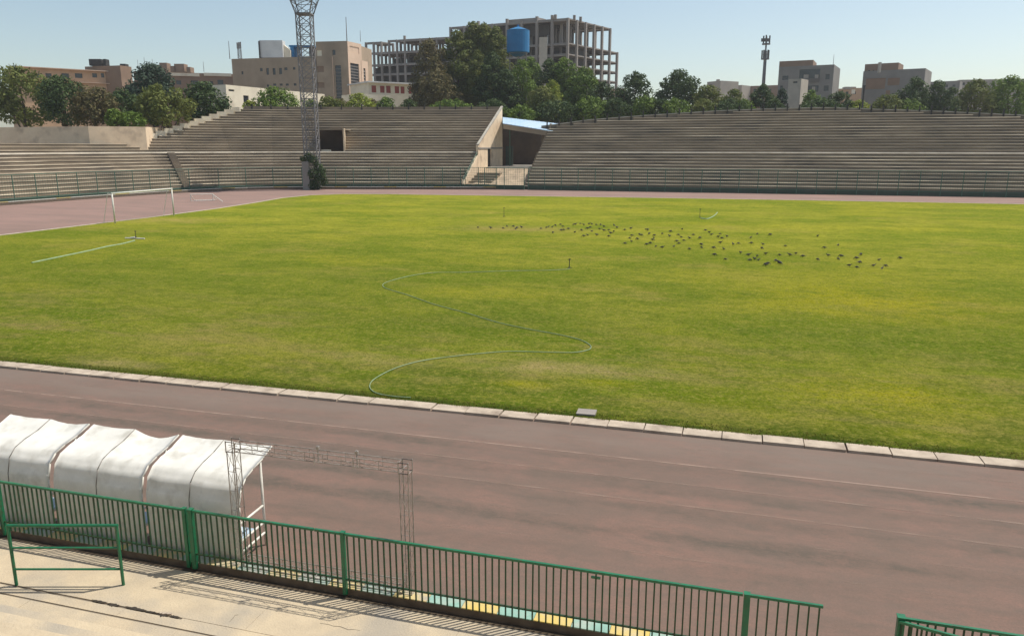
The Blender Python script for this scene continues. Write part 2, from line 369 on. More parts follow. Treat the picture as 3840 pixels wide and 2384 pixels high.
    g2 = n.new('ShaderNodeMix'); g2.data_type = 'RGBA'; g2.blend_type = 'MULTIPLY'; l.new(rng(y, 30, 70, 0, 1), g2.inputs[0]); l.new(g, g2.inputs[6]); g2.inputs[7].default_value = (1.30, 1.28, 1.1, 1)   # far half paler: partly drier grass, partly viewing-angle sheen painted in
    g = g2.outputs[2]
    l.new(g, b.inputs['Base Color'])
    t = noise(14, (1, 1, 1), 5, 0.75); bp = n.new('ShaderNodeBump'); bp.inputs['Strength'].default_value = 0.55; bp.inputs['Distance'].default_value = 0.08
    l.new(t, bp.inputs['Height']); l.new(bp.outputs[0], b.inputs['Normal'])
    return m
M['grass'] = grass_mat()
FIELD = [(-56.8, 19.03), (75, 19.03), (75, 108.6), (40, 110.1), (24, 110.3), (8, 110.3), (-13, 109.6), (-36, 108.0), (-50, 107.0),
         (-57, 105.5), (-60.2, 101.5), (-60.6, 95), (-58.8, 86), (-57.3, 76), (-56.7, 66), (-56.6, 55)]
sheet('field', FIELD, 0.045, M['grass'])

# tufts that roughen the near edge of the lawn
rnd = random.Random(5)
mb = MB()
for i in range(5000):
    t = rnd.random()
    y = 19.0 + (rnd.random() ** 2.0) * 0.5; x = rnd.uniform(-24 - (y - 19), 9 + (y - 19) * 0.5)
    h = rnd.uniform(0.015, 0.05); w = rnd.uniform(0.01, 0.022)
    for k in range(2):
        a = rnd.uniform(0, PI); dx, dy = math.cos(a) * w, math.sin(a) * w
        lx, ly = rnd.uniform(-0.04, 0.04), rnd.uniform(-0.05, 0.03)
        mb.face([(x - dx, y - dy, 0.04), (x + dx, y + dy, 0.04), (x + lx, y + ly, 0.045 + h)])
M['blade'] = leaf_mat('grass_blade', (0.12, 0.15, 0.02), (0.22, 0.20, 0.05), 0.45)
stuff(mb.build('grass_tufts', M['blade']))

# kerb stones round the lawn
rnd = random.Random(2)
mb = MB(); x = -30.6
while x < 20:
    L = 0.915 + rnd.uniform(-0.01, 0.02); d = rnd.uniform(-0.012, 0.012); z = 0.062 + rnd.uniform(-0.006, 0.008)
    mb.obox((x, 18.55 + d, -0.01), (L, rnd.uniform(-0.01, 0.01), 0), (0, 0.47, 0), (0, 0, z + 0.01))
    x += L + rnd.choice((0.022, 0.03, 0.045))
mb.box(-56.6, 18.6, -0.01, -30.7, 19.02, 0.06); mb.box(20.1, 18.6, -0.01, 75, 19.02, 0.06)
edge = [Vector((a, b, 0)) for a, b in FIELD[2:]]
for a, b in zip(edge[:-1], edge[1:]):
    d = (b - a).normalized(); nrm = Vector((d.y, -d.x, 0)) * 0.45
    mb.obox(Vector((a.x, a.y, -0.01)) + nrm * 0.04 - d * 0.02, (b - a) + d * 0.04, nrm, (0, 0, 0.075))
a = Vector((-56.8, 19.1, 0)); b = edge[-1]
mb.obox(a + Vector((-0.46, 0, -0.01)), b - a, (0.45, 0, 0), (0, 0, 0.075))
struct(mb.build('field_kerb', M['kerb']))
mb = MB(); mb.obox(G(2160, 1562) + Vector((0, 0, 0.04)), Vector((0.50, 0.03, 0)), (-0.02, 0.42, 0), (0, 0, 0.055))
tag(mb.build('concrete_cover', M['frame']), 'small pale concrete cover slab lying in the grass behind the kerb stones', 'cover slab')

# worn lane lines
def line_mat(name, lo, hi, a):
    m = mat(name, (0.36, 0.265, 0.21), (0.30, 0.215, 0.17), 2.0)
    n = m.node_tree.nodes; l = m.node_tree.links
    geo = n.new('ShaderNodeNewGeometry'); mp = n.new('ShaderNodeMapping'); mp.inputs['Scale'].default_value = (0.7, 3, 1)
    l.new(geo.outputs['Position'], mp.inputs[0])
    t = n.new('ShaderNodeTexNoise'); t.inputs['Scale'].default_value = 2.0; t.inputs['Detail'].default_value = 8; l.new(mp.outputs[0], t.inputs['Vector'])
    r = n.new('ShaderNodeMapRange'); r.inputs[1].default_value = lo; r.inputs[2].default_value = hi; r.inputs[4].default_value = a
    l.new(t.outputs[0], r.inputs[0]); l.new(r.outputs[0], n['Principled BSDF'].inputs['Alpha']); return m
LM = [line_mat('lane_paint', 0.28, 0.50, 0.75), line_mat('faded_lane_paint', 0.34, 0.62, 0.50), line_mat('ghost_lane_paint', 0.5, 0.75, 0.3)]
for y, k in ((16.76, 0), (15.69, 1), (14.66, 1), (13.62, 2), (12.58, 2), (17.75, 2)):
    mb = MB(); w = 0.030 if k < 2 else 0.025
    mb.face([(-45, y - w, 0.005), (60, y - w, 0.005), (60, y + w, 0.005), (-45, y + w, 0.005)])
    struct(mb.build('lane_line', LM[k]))
for y in (112.5, 114.0, 115.5, 117.0):
    mb = MB(); mb.face([(-52, y - .05, 0.005), (70, y - .05, 0.005), (70, y + .05, 0.005), (-52, y + .05, 0.005)])
    struct(mb.build('lane_line', LM[1]))

# ------------------------------------------------------------------ near stand: floor, painted kerb, railings
mb = MB()
Y1, Y2, Y3 = 8.70, 8.455, 7.65
rnd = random.Random(11)
def slabs(y0, y1, z, step, gap):
    x = -16.0
    while x < 8:
        L = step + rnd.uniform(-0.05, 0.05)
        mb.obox((x, y0, -0.2), (L - gap, 0, 0), (0, y1 - y0, 0), (0, 0, 0.2 + z + rnd.uniform(-0.004, 0.004)))
        x += L
slabs(Y1, 9.83, 0.0, 3.1, 0.004)
slabs(Y2 + 0.012, Y1 - 0.045, 0.0, 2.4, 0.006)
slabs(Y3, Y2 - 0.028, 0.0, 2.8, 0.006)
z = 0.0; y = Y3                                            # the rows of the near stand, climbing to the photographer
while y > -6:
    z += 0.48; mb.box(-16, y - 0.70, z - 0.5, 8, y - 0.005, z); y -= 0.70
mb.box(-7.75, Y1 - .046, -.2, 8, Y1 - .004, -.004); mb.box(-6.9, Y2 - .03, -.2, 8, Y2 + .009, -.004)
struct(mb.build('stand_floor', M['slab']))
mb = MB(); mb.box(-16, Y3 - 0.1, -0.25, 8, 9.86, -0.06); struct(mb.build('joint_bed', M['gap']))
mb = MB(); mb.box(-16, 9.835, -0.1, 8, 9.949, -0.012); struct(mb.build('kerb_shade_strip', M['kerbshade']))  # dark strip laid where the kerb's shade falls on the floor
# broken edges along the open joint
mb = MB(); rr = random.Random(14)
for (px, py, w, d) in ((345, 2247, .3, .035), (405, 2260, .22, .055), (470, 2272, .40, .06), (545, 2288, .25, .03), (592, 2297, .20, .07), (640, 2306, .16, .05)):
    p = G(px, py); n = 12; pts = []
    for i in range(n):
        t = i / (n - 1); pts.append((p.x + w * t, p.y - d * math.sin(PI * t) * rr.uniform(.4, 1.1) - .004, .0025))
    for i in reversed(range(n)):
        t = i / (n - 1); pts.append((p.x + w * t, p.y + d * .5 * math.sin(PI * t) * rr.uniform(.2, 1.1) + .004, .0025))
    mb.face(pts)
for (px, py, qx, qy) in ((1200, 2335, 1345, 2365), (860, 2330, 890, 2302)):
    a_, b_ = G(px, py), G(qx, qy); prev = a_
    for i in range(1, 9):
        q = a_.lerp(b_, i / 8) + Vector((rr.uniform(-.02, .02), rr.uniform(-.02, .02), 0)); w = rr.uniform(.0015, .004)
        d_ = (q - prev).normalized(); n_ = Vector((-d_.y, d_.x, 0)) * w
        mb.face([prev - n_ + UP * .0027, q - n_ + UP * .0027, q + n_ + UP * .0027, prev + n_ + UP * .0027]); prev = q
struct(mb.build('chipped_edge', M['gap']))
mb = MB(); rr = random.Random(3)
for i in range(5):
    p = G(598 + i * 9, 2303 + rr.uniform(-3, 4)); mb.obox(p, (0.035, 0.01, 0), (-0.01, 0.03, 0.004), (0.003, 0, 0.02))
tag(mb.build('rubble_crumbs', M['kerb']), 'few crumbs of broken concrete lying in the open floor joint', 'rubble')

# painted kerb along the outer edge of the track: blocks alternately yellow and teal
bl = P(1733, 2250, 10.0).x; per = P(1866, 2280, 10.0).x - bl
kerb = thing('painted_kerb', 'low kerb painted in alternating yellow and teal blocks below the green railing', 'kerb', (-4, 10.07, 0))
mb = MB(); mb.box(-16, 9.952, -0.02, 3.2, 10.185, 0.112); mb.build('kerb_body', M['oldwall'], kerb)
k = -24
while bl + k * per < 3.0:
    mb = MB(); x0 = bl + k * per + 0.004
    mb.box(x0, 9.95, 0.112, x0 + per - 0.008, 10.19, 0.128)
    mb.build('painted_block', M[('yellow' if k % 2 == 0 else 'teal') + ('f' if k < -1 else '')], kerb); k += 1

# green railing with upright bars
FY, FZ0, FZ1 = 9.93, 0.128, 1.09
def fx(px, py): return P(px, py, FY).x
brnd = random.Random(6)
def railing(x0, x1, label, posts, sp=0.1035, extra=()):
    r = thing('green_railing', label, 'railing', ((x0 + x1) / 2, FY, FZ0), 'green railing panels along the track')
    mb = MB(); mb.box(x0, FY - 0.021, FZ1 - 0.03, x1, FY + 0.021, FZ1 + 0.006); mb.build('top_rail', M['green'], r)
    mb = MB(); mb.box(x0, FY - 0.012, FZ0 + 0.155, x1, FY + 0.012, FZ0 + 0.18); mb.build('bottom_rail', M['bar'], r)
    bar = MB(); bar.box(-0.0105, -0.0105, 0, 0.0105, 0.0105, FZ1 - 0.031 - FZ0)
    n = max(1, round((x1 - x0) / sp)); first = None
    for i in range(n):
        x = x0 + (i + 0.5) * (x1 - x0) / n
        if any(abs(x - q) < w / 2 + 0.02 for q, w in posts): continue
        if first is None: first = part_at(bar, 'bar', M['bar'], r, (x, FY, FZ0))
        else:
            bb_ = dup(first, Vector((x, FY, FZ0)) - WL[r], r); bb_.rotation_euler = (brnd.gauss(0, .004), brnd.gauss(0, .006), 0)   # bars are never quite straight
    for q, w in posts:
        mb = MB(); mb.box(q - w / 2, FY - w / 2 - 0.002, FZ0 - 0.1, q + w / 2, FY + w / 2 + 0.002, FZ1 + 0.012)
        mb.box(q - w / 2 - 0.008, FY - w / 2 - 0.01, FZ1 + 0.012, q + w / 2 + 0.008, FY + w / 2 + 0.01, FZ1 + 0.024)
        mb.build('post', M['green'], r)
    for q0, q1, z in extra:
        mb = MB(); mb.box(q0, FY - 0.009, z, q1, FY + 0.009, z + 0.035); mb.build('cross_piece', M['green'], r)
    return r
XA = fx(700, 1918); XB = fx(1178, 1980); XC = fx(2790, 2223); XD = fx(3078, 2269); XE = fx(3352, 2314)
railing(-15.0, XA - 0.012, 'green barred railing panel in front of the white dugouts, at the left end', [(-12.6, 0.05), (XA - 0.05, 0.06)])
railing(XA + 0.012, XB - 0.01, 'short green railing panel standing before the end of the right dugout', [(XA + 0.075, 0.075)])
railing(XB + 0.01, XC - 0.012, 'long green railing panel standing before the pinkish track, crossed by the truss frame leg',
        [(fx(1284, 1995), 0.06)], extra=[(fx(2219, 2180) - 0.01, fx(2246, 2180) + 0.02, FZ1 - 0.115)])
g = thing('railing_gate', 'shut green gate leaf with a thick post at the end of the long railing', 'gate', ((XC + XD) / 2, FY, FZ0), 'gate leaves in the green railing')
mb = MB(); mb.box(XC, FY - 0.045, 0.0, XC + 0.085, FY + 0.045, FZ1 + 0.02); mb.build('post', M['green'], g)
mb = MB(); mb.box(XC + 0.087, FY - 0.02, FZ1 - 0.03, XD + 0.03, FY + 0.02, FZ1 + 0.006); mb.build('top_rail', M['green'], g)
mb = MB(); mb.box(XC + 0.087, FY - 0.012, FZ0 + 0.155, XD, FY + 0.012, FZ0 + 0.18); mb.build('bottom_rail', M['green'], g)
bar = MB(); bar.box(-0.0105, -0.0105, 0, 0.0105, 0.0105, FZ1 - 0.031 - FZ0); first = None
for i in range(7):
    x = XC + 0.19 + i * (XD - 0.012 - XC - 0.19) / 6
    if first is None: first = part_at(bar, 'bar', M['bar'], g, (x, FY, FZ0))
    else: dup(first, Vector((x, FY, FZ0)) - WL[g], g)
mb = MB(); mb.tube((XD + 0.022, FY, 0.50), (XD + 0.022, FY, 0.62), 0.016, 8); mb.build('hinge', M['dark'], g)
railing(XE + 0.04, XE + 3.2, 'green railing panel beyond the gateway, at the lower right', [(XE + 0.085, 0.085)])
a = G(3372, 2334, FZ1 - 0.05); b = G(3503, 2369, FZ1 - 0.05); d = (b - a).normalized()
g = thing('railing_gate', 'open green gate leaf swung back beside the railing at the lower right', 'gate', (a.x, a.y, 0.1), 'gate leaves in the green railing')
sd = Vector((-d.y, d.x, 0))
mb = MB(); mb.obox(a - sd * 0.018, d * 1.1, sd * 0.036, (0, 0, 0.036)); mb.build('top_rail', M['green'], g)
mb = MB(); mb.obox(Vector((a.x, a.y, 0.22)) - sd * 0.012, d * 1.1, sd * 0.024, (0, 0, 0.025)); mb.build('bottom_rail', M['green'], g)
bar = MB(); bar.box(-0.0105, -0.0105, 0, 0.0105, 0.0105, FZ1 - 0.055 - 0.13); first = None
for i in range(10):
    q = a + d * (0.03 + i * 0.115); q.z = 0.13
    if first is None: first = part_at(bar, 'bar', M['bar'], g, q)
    else: dup(first, q - WL[g], g)

# stair handrail at the lower left
hb = G(463, 2192); ht = P(452, 1972, hb.y).z
h = thing('handrail', 'bright green tubular handrail standing on the concrete floor at the lower left', 'handrail', hb)
c1 = hb - RGT * 1.75
mb = MB(); mb.tube(hb, (hb.x, hb.y, ht), 0.026, 10); mb.build('post', M['green'], h)
mb = MB(); mb.tube(c1, (c1.x, c1.y, ht), 0.026, 10); mb.build('post', M['green'], h)
mb = MB(); mb.tube(Vector((hb.x, hb.y, ht)) + RGT * 0.026, Vector((c1.x, c1.y, ht)), 0.027, 10); mb.build('top_rail', M['green'], h)
for zz in (ht * 0.63, ht * 0.27):
    mb = MB(); mb.tube(Vector((hb.x, hb.y, zz)) - RGT * 0.027, Vector((c1.x, c1.y, zz)) + RGT * 0.027, 0.018, 8); mb.build('cross_rail', M['green'], h)

# ------------------------------------------------------------------ dugouts
TIPP = 11.32
def prof_from(pxs, tip):
    x = P(*tip, TIPP).x; out = []
    for q in [tip] + pxs:
        v = PX(q[0], q[1], x); out.append((v.y, v.z))
    return x, out
XR, PR = prof_from([(982, 1718), (945, 1757), (918, 1792), (901, 1835), (896, 1900)], (1018, 1670))
PR = [(p, z) for p, z in PR]
PR.append((PR[-1][0] - 0.01, 0.9)); PR.append((PR[-1][0], 0.06))
def dug(x0, x1, label, seams, sag=0.0, seed=1):
    rnd = random.Random(seed)
    t = thing('dugout', label, 'dugout', ((x0 + x1) / 2, 10.9, 0), 'white dugouts behind the railing')
    # fine profile
    prof = []
    for (p0, z0), (p1, z1) in zip(PR[:-1], PR[1:]):
        k = max(2, int(math.hypot(p1 - p0, z1 - z0) / 0.06))
        for i in range(k): prof.append((p0 + (p1 - p0) * i / k, z0 + (z1 - z0) * i / k))
    prof.append(PR[-1])
    nx = 26; xs = [x0 + (x1 - x0) * i / nx for i in range(nx + 1)]
    bays = [x0] + seams + [x1]
    mb = MB(); grid = []
    for i, x in enumerate(xs):
        rowp = []
        for j, (p, z) in enumerate(prof):
            w = 0
            for b0, b1 in zip(bays[:-1], bays[1:]):
                if b0 <= x <= b1: w = math.sin(PI * (x - b0) / (b1 - b0))
            f = j / len(prof)
            dz = -w * (0.022 + (sag if x > bays[1] else 0) * max(0, 1 - f * 3)) * (1 if f < 0.55 else 0.15) + rnd.uniform(-0.003, 0.003)
            rowp.append((x, p - 0.02 * w * (f > 0.5), z + dz))
        grid.append(rowp)
    k0 = len(mb.v)
    for r in grid: mb.v.extend(r)
    m = len(prof)
    for r in grid: mb.v.extend((a, b + 0.008, c - 0.008) for a, b, c in r)      # inner skin
    N = len(grid) * m
    for i in range(nx):
        for j in range(m - 1):
            q = (i * m + j, (i + 1) * m + j, (i + 1) * m + j + 1, i * m + j + 1)
            mb.f.append(q[::-1]); mb.m.append(0); mb.f.append(tuple(N + a for a in q)); mb.m.append(0)
    for j in range(m - 1):
        for i, fl in ((0, 1), (nx, 0)):
            q = (i * m + j, i * m + j + 1, N + i * m + j + 1, N + i * m + j); mb.f.append(q if fl else q[::-1]); mb.m.append(0)
    mb.build('canopy', M['tent'], t, smooth=True)
    for sx in [x0 + 0.012] + seams + [x1 - 0.012]:
        mb = MB(); inner = sx in seams
        pts = [Vector((sx, p + (-0.004 if inner else 0.022), z + (0.002 if inner else -0.022))) for p, z in PR]
        mb.path(pts, 0.008 if inner else 0.017, 6)
        mb.build('seam' if inner else 'hoop', M['seam'] if inner else M['whitem'], t, smooth=True)
    # end frames: front pole, back pole, three rails from back to front
    pf, pb = PR[1][0] - 0.02, PR[-1][0] + 0.03
    for sx in (x0 + 0.03, x1 - 0.03):
        mb = MB(); mb.tube((sx, pf, 0), (sx, pf, PR[1][1] - 0.03), 0.024, 8); mb.build('pole', M['whitem'], t, smooth=True)
        mb = MB(); mb.tube((sx, pb + 0.01, 0), (sx, pb + 0.01, 1.15), 0.02, 8); mb.build('pole', M['whitem'], t, smooth=True)
        for zz in (0.74, 0.42, 0.22):
            mb = MB(); mb.tube((sx, pb, zz), (sx, pf, zz + 0.03), 0.021, 8); mb.build('side_rail', M['whitem'], t, smooth=True)
    mb = MB(); mb.box(x0 + 0.06, pb + 0.08, 0.40, x1 - 0.06, pb + 0.44, 0.44); mb.build('bench', M['seatblue'], t)
    mb = MB(); mb.box(x0 + 0.06, pb + 0.05, 0.50, x1 - 0.06, pb + 0.075, 0.78); mb.build('backrest', M['seatblue'], t)
    return t
X2L = P(684, 1616, TIPP).x; X1R = P(660, 1640, TIPP).x; X1S = P(505, 1598, TIPP).x; X1L = P(352, 1593, TIPP).x
XS = PX(735, 1760, 1).x
ms = P(762, 1700, 11.0).x
dug(X2L, XR, 'white canopied dugout ending beside the truss frame', [(X2L + XR) / 2 - 0.05], 0.0, 3)
dug(X1L, X2L - 0.10, 'white canopied dugout with a sagging roof edge, behind the handrail', [X1S], 0.10, 8)
dug(X1L - 2.05, X1L - 0.12, 'white canopied dugout at the far left end of the row', [X1L - 1.05], 0.03, 12)

# ------------------------------------------------------------------ banner frame of box truss
TY = 10.115
def box_truss(mb, a, b, w, r=0.0068, step=0.30, zig=True):
    a, b = Vector(a), Vector(b); d = (b - a).normalized()
    u = Vector((0, 1, 0)); v = d.cross(u).normalized(); n = max(1, int((b - a).length / step))
    cs = [u * w / 2 + v * w / 2, u * w / 2 - v * w / 2, -u * w / 2 - v * w / 2, -u * w / 2 + v * w / 2]
    for c in cs: mb.tube(a + c, b + c, r * 1.35, 6)
    for i in range(n + 1):
        p = a + (b - a) * i / n
        for k in range(4):
            if i in (0, n) or k in (0, 2): mb.tube(p + cs[k], p + cs[(k + 1) % 4], r * 0.8, 5, cap=False)
        if zig and i < n:
            q = a + (b - a) * (i + 1) / n
            for k in range(4): mb.tube(p + cs[k], q + cs[(k + 1) % 4], r * 0.5, 4, cap=False)
tl = P(873, 1668, TY); tr = P(1520, 1750, TY); zt = (tl.z + tr.z) / 2
fr = thing('truss_frame', 'thin steel box truss banner frame standing empty beside the white dugouts', 'truss frame', ((tl.x + tr.x) / 2, TY, 0.128))
for x in (tl.x, tr.x):
    mb = MB(); box_truss(mb, (x, TY, 0.13), (x, TY, zt - 0.09), 0.145, zig=True); mb.build('leg', M['alu'], fr)
mb = MB(); box_truss(mb, (tl.x + 0.09, TY, zt), (tr.x - 0.09, TY, zt), 0.145); mb.build('top_beam', M['alu'], fr)
mb = MB(); box_truss(mb, (tl.x + 0.09, TY, 0.215), (tr.x - 0.09, TY, 0.215), 0.145); mb.build('bottom_beam', M['alu'], fr)
for x in (tl.x, tr.x):
    mb = MB(); mb.box(x - .085, TY - .004, zt - .004, x + .085, TY + .004, zt + .004); mb.box(x - .004, TY - .085, zt - .0045, x + .004, TY + .085, zt + .0045)
    for sx in (-1, 1):
        for sy in (-1, 1):
            mb.tube((x + sx * .08, TY + sy * .08, zt - .1), (x + sx * .08, TY + sy * .08, zt + .1), 0.010, 6)
            for sz in (-1, 1): mb.tube((x - .08, TY + sy * .08, zt + sz * .085), (x + .08, TY + sy * .08, zt + sz * .085), 0.008, 6)
    mb.build('corner_coupler', M['coupler'], fr)
for px, py in ((1192, 1690), (1338, 1705)):
    x = P(px, py, TY).x; mb = MB()
    mb.tube((x, TY, zt - .12), (x, TY, zt + .17), 0.012, 6); mb.box(x - .022, TY - .022, zt + .11, x + .025, TY + .022, zt + .16)
    mb.tube((x - .02, TY - .09, zt - .11), (x - .02, TY - .09, zt + .09), 0.01, 6); mb.build('clamp', M['coupler'], fr)

# ------------------------------------------------------------------ things on the lawn
def sweep(name, pts, r, m, zlift=0.0):
    # Catmull-Rom through the points, one continuous tube
    P_ = [pts[0]] + pts + [pts[-1]]; fine = []
    for i in range(1, len(P_) - 2):
        for k in range(8):
            t = k / 8; a, b, c, d = P_[i - 1], P_[i], P_[i + 1], P_[i + 2]
            fine.append(0.5 * ((2 * b) + (c - a) * t + (2 * a - 5 * b + 4 * c - d) * t * t + (3 * b - a - 3 * c + d) * t ** 3))
    fine.append(pts[-1]); mb = MB(); n = 8; prev = None
    for i, p in enumerate(fine):
        d = (fine[min(i + 1, len(fine) - 1)] - fine[max(i - 1, 0)]).normalized(); s = d.cross(UP).normalized()
        k = len(mb.v)
        for j in range(n):
            t = 2 * PI * j / n; mb.v.append(tuple(p + s * math.cos(t) * r + UP * math.sin(t) * r))
        if i:
            for j in range(n): mb.f.append((k - n + j, k - n + (j + 1) % n, k + (j + 1) % n, k + j)); mb.m.append(0)
    return mb.build(name, m, smooth=True)
HP = [(1980, 148), (1850, 156), (1700, 161), (1400, 165), (1000, 178), (700, 181), (500, 207), (330, 247), (240, 277), (215, 303), (260, 335), (450, 392),
      (700, 480), (1000, 560), (1300, 650), (1600, 715), (1900, 770), (2080, 815), (2165, 858), (2182, 890), (2140, 915), (2000, 935), (1700, 930),
      (1400, 925), (1100, 948), (850, 975), (600, 1010), (400, 1060), (250, 1120), (130, 1190), (92, 1245), (110, 1290), (180, 1325), (330, 1350), (480, 1360)]
tag(sweep('garden_hose', [G(1350 + a / 2.52, 950 + b / 2.52, 0.07) for a, b in HP], 0.014, M['hose']),
    'long pale green hose winding in wide bends across the middle of the lawn', 'hose')
tag(sweep('garden_hose', [G(x, y, 0.07) for x, y in ((120, 985), (240, 960), (335, 940), (400, 925), (460, 914), (505, 902))], 0.05, M['hose']),
    'straight pale hose running to the sprinkler near the goal', 'hose')
tag(sweep('garden_hose', [G(x, y, 0.07) for x, y in ((2628, 818), (2650, 821), (2668, 815), (2682, 806), (2690, 797))], 0.06, M['hose']),
    'short curved pale hose at the foot of the sprinkler on the far lawn', 'hose')
def sprinkler(px, py, top, label, base):
    b = G(px, py); b.z = 0.045; h = P(px, top, b.y).z
    t = thing('sprinkler', label, 'sprinkler', b, 'sprinkler stands on the lawn')
    mb = MB(); mb.tube(b, (b.x, b.y, h), 0.022, 8); mb.build('riser_pipe', M['dark'], t)
    mb = MB(); mb.tube((b.x - .07, b.y, h), (b.x + .10, b.y, h + .02), 0.022, 6); mb.tube((b.x, b.y, h - .03), (b.x, b.y, h + .05), .03, 8); mb.build('nozzle', M['dark'], t)
    mb = MB()
    for k in range(3):
        a = k * 2.1 + .5; mb.tube((b.x, b.y, b.z + (.10 if not base else .22)), (b.x + math.cos(a) * .16, b.y + math.sin(a) * .16, b.z + .01), .014, 6)
    mb.build('tripod', M['dark'], t)
    if base:
        mb = MB(); mb.tube((b.x - .95, b.y - .05, .09), (b.x + .8, b.y + .02, .09), .05, 8); mb.tube((b.x - .5, b.y, .1), (b.x - .1, b.y, .16), .07, 8); mb.build('skid', M['whitem'], t)
sprinkler(2135, 1009, 973, 'dark sprinkler stand at the end of the winding hose', False)
sprinkler(510, 898, 868, 'sprinkler stand on a white skid near the goal', True)
sprinkler(1890, 815, 780, 'faint sprinkler stand on the far lawn, before the blue roofed entrance', False)
sprinkler(2624, 817, 785, 'thin sprinkler stand beside a short curved hose on the far lawn', False)

# goal at the left end
g0 = G(432, 839.5); g1 = G(652.7, 810); gz = 2.78
gl = thing('football_goal', 'white football goal without net at the left end of the lawn', 'goal', ((g0.x + g1.x) / 2, (g0.y + g1.y) / 2, 0.045))
for p in (g0, g1):
    mb = MB(); mb.tube((p.x, p.y, 0.03), (p.x, p.y, gz), 0.075, 10); mb.build('goalpost', M['whitem'], gl, smooth=True)
    mb = MB(); q = Vector((p.x - 1.3, p.y, 0.03)); mb.tube((p.x - .5, p.y, gz), q, 0.03, 6); mb.tube((p.x, p.y, gz - .01), (p.x - .5, p.y, gz), .03, 6); mb.build('stay', M['whitem'], gl)
mb = MB(); mb.tube((g0.x, g0.y - .07, gz), (g1.x, g1.y + .07, gz), 0.08, 10); mb.build('crossbar', M['whitem'], gl, smooth=True)
# light frame lying on the far track
a, b, c, d = G(716, 754), G(800, 752), G(800, 736), G(716, 735)
f_ = thing('low_frame', 'pale low metal frame standing on the pink track behind the goal', 'frame', ((a.x + b.x) / 2, (a.y + b.y) / 2, 0))
mb = MB()
for p, q in ((a, b), (a, a + UP * .85), (b, b + UP * .85), (a + UP * .85, b + UP * .85)): mb.tube(p, q, .055, 6)
mb.build('front_hoop', M['whitem'], f_)
e0 = a + FWD * 1.2; e1 = b + FWD * 1.2; mb = MB()
for p, q in ((a + UP * .85, e0), (b + UP * .85, e1), (e0, e1)): mb.tube(p, q, .05, 6)
mb.build('rear_stays', M['whitem'], f_)
e2 = G(836, 757); mb = MB(); mb.tube(b + UP * .8, e2, .05, 6); mb.build('loose_pole', M['whitem'], f_)

# birds
def bird_mesh(down, seed):
    mb = MB(); n = 8
    secs = [(-.20, .012, .115), (-.15, .03, .12), (-.09, .058, .13), (0, .072, .135), (.07, .06, .145), (.115, .04, .16 if not down else .135)]
    if down: secs += [(.15, .03, .10), (.175, .034, .065), (.20, .02, .045), (.235, .004, .025)]
    else: secs += [(.135, .032, .195), (.155, .036, .225), (.185, .022, .228), (.225, .004, .222)]
    for i, (x, r, z) in enumerate(secs):
        k = len(mb.v)
        for j in range(n):
            t = 2 * PI * j / n; mb.v.append((x, math.cos(t) * r * 1.05, z + math.sin(t) * r))
        if i:
            for j in range(n): mb.f.append((k - n + j, k - n + (j + 1) % n, k + (j + 1) % n, k + j)); mb.m.append(0)
    mb.face([(-.17, .03, .125), (-.17, -.03, .125), (-.31, -.035, .10), (-.31, .035, .10)])
    mb.face([(-.17, -.03, .118), (-.17, .03, .118), (-.31, .035, .094), (-.31, -.035, .094)])
    for s in (-1, 1):
        mb.tube((.0, s * .025, .08), (.015, s * .028, 0), .008, 5); mb.tube((.015, s * .028, .004), (.055, s * .03, .004), .007, 5)
        mb.face([(.08, s * .066, .155), (-.05, s * .082, .15), (-.21, s * .035, .125), (-.05, s * .076, .10)])
    return mb.build('bird', M['bird'], origin=(0, 0, 0), smooth=True)
Z2 = [(225,275),(340,280),(455,283),(490,265),(548,265),(570,288),(582,279),(622,275),(800,285),(850,275),(870,268),(905,270),(932,257),(978,248),(1000,265),(985,300),(1008,298),(1050,288),(1098,248),(1115,248),(1160,240),(1190,250),(1240,243),(1265,243),(1305,250),(1345,250),(1375,268),(1335,288),(1375,305),(1420,298),(1468,258),(1495,278),(1465,313),(1435,328),(1420,355),(1225,345),(1190,355),(1310,345),(1265,310),(1170,300),(1110,320),(910,322),(1225,285),(1250,275),(1565,297),(1622,285),(1630,350),(1612,372),(1680,382),(1627,403),(1568,423),(1700,340),(1720,345),(1760,293),(1777,297),(1790,333),(1835,348),(1830,370),(1820,390),(1798,420),(1765,432),(1850,448),(1908,332),(1908,460)]
Z3 = [(35,310),(25,352),(140,290),(105,340),(130,360),(90,397),(155,390),(110,418),(65,445),(205,370),(240,340),(300,368),(205,468),(312,430),(315,455),(350,298),(405,338),(385,318),(482,330),(465,358),(545,355),(500,370),(485,412),(425,460),(432,523),(515,468),(530,563),(600,425),(648,418),(668,503),(740,525),(760,365),(820,330),(935,340),(765,415),(870,425),(860,462),(820,530),(752,570),(795,560),(830,568),(895,513),(915,600),(895,615),(985,575),(1008,588),(1025,600),(1020,523),(1112,523),(1072,440),(1168,510),(1230,535),(1365,350),(1365,565),(1425,458),(1460,528),(1550,433),(1575,535),(1550,560),(1650,620),(1715,553),(1745,590),(1720,635),(1755,520),(1870,620),(1920,567),(1980,622),(1948,645),(2110,553)]
BP = [(1700 + a / 2.436, 740 + (b + 7) / 2.436) for a, b in Z2] + [(2500 + a / 2.4119, 740 + (b + 7) / 2.4119) for a, b in Z3]
NZ = len(Z2)
SPECIAL = {0: 'dark bird feeding alone at the left end of the flock', NZ + Z3.index((2110, 553)): 'dark bird at the right end of the flock on the lawn',
           NZ + Z3.index((1365, 350)): 'dark bird alone at the upper right edge of the flock',
           NZ + Z3.index((1550, 433)): 'dark bird between the upper and lower right groups of the flock'}
protos = [bird_mesh(False, 1), bird_mesh(True, 2)]
rnd = random.Random(9)
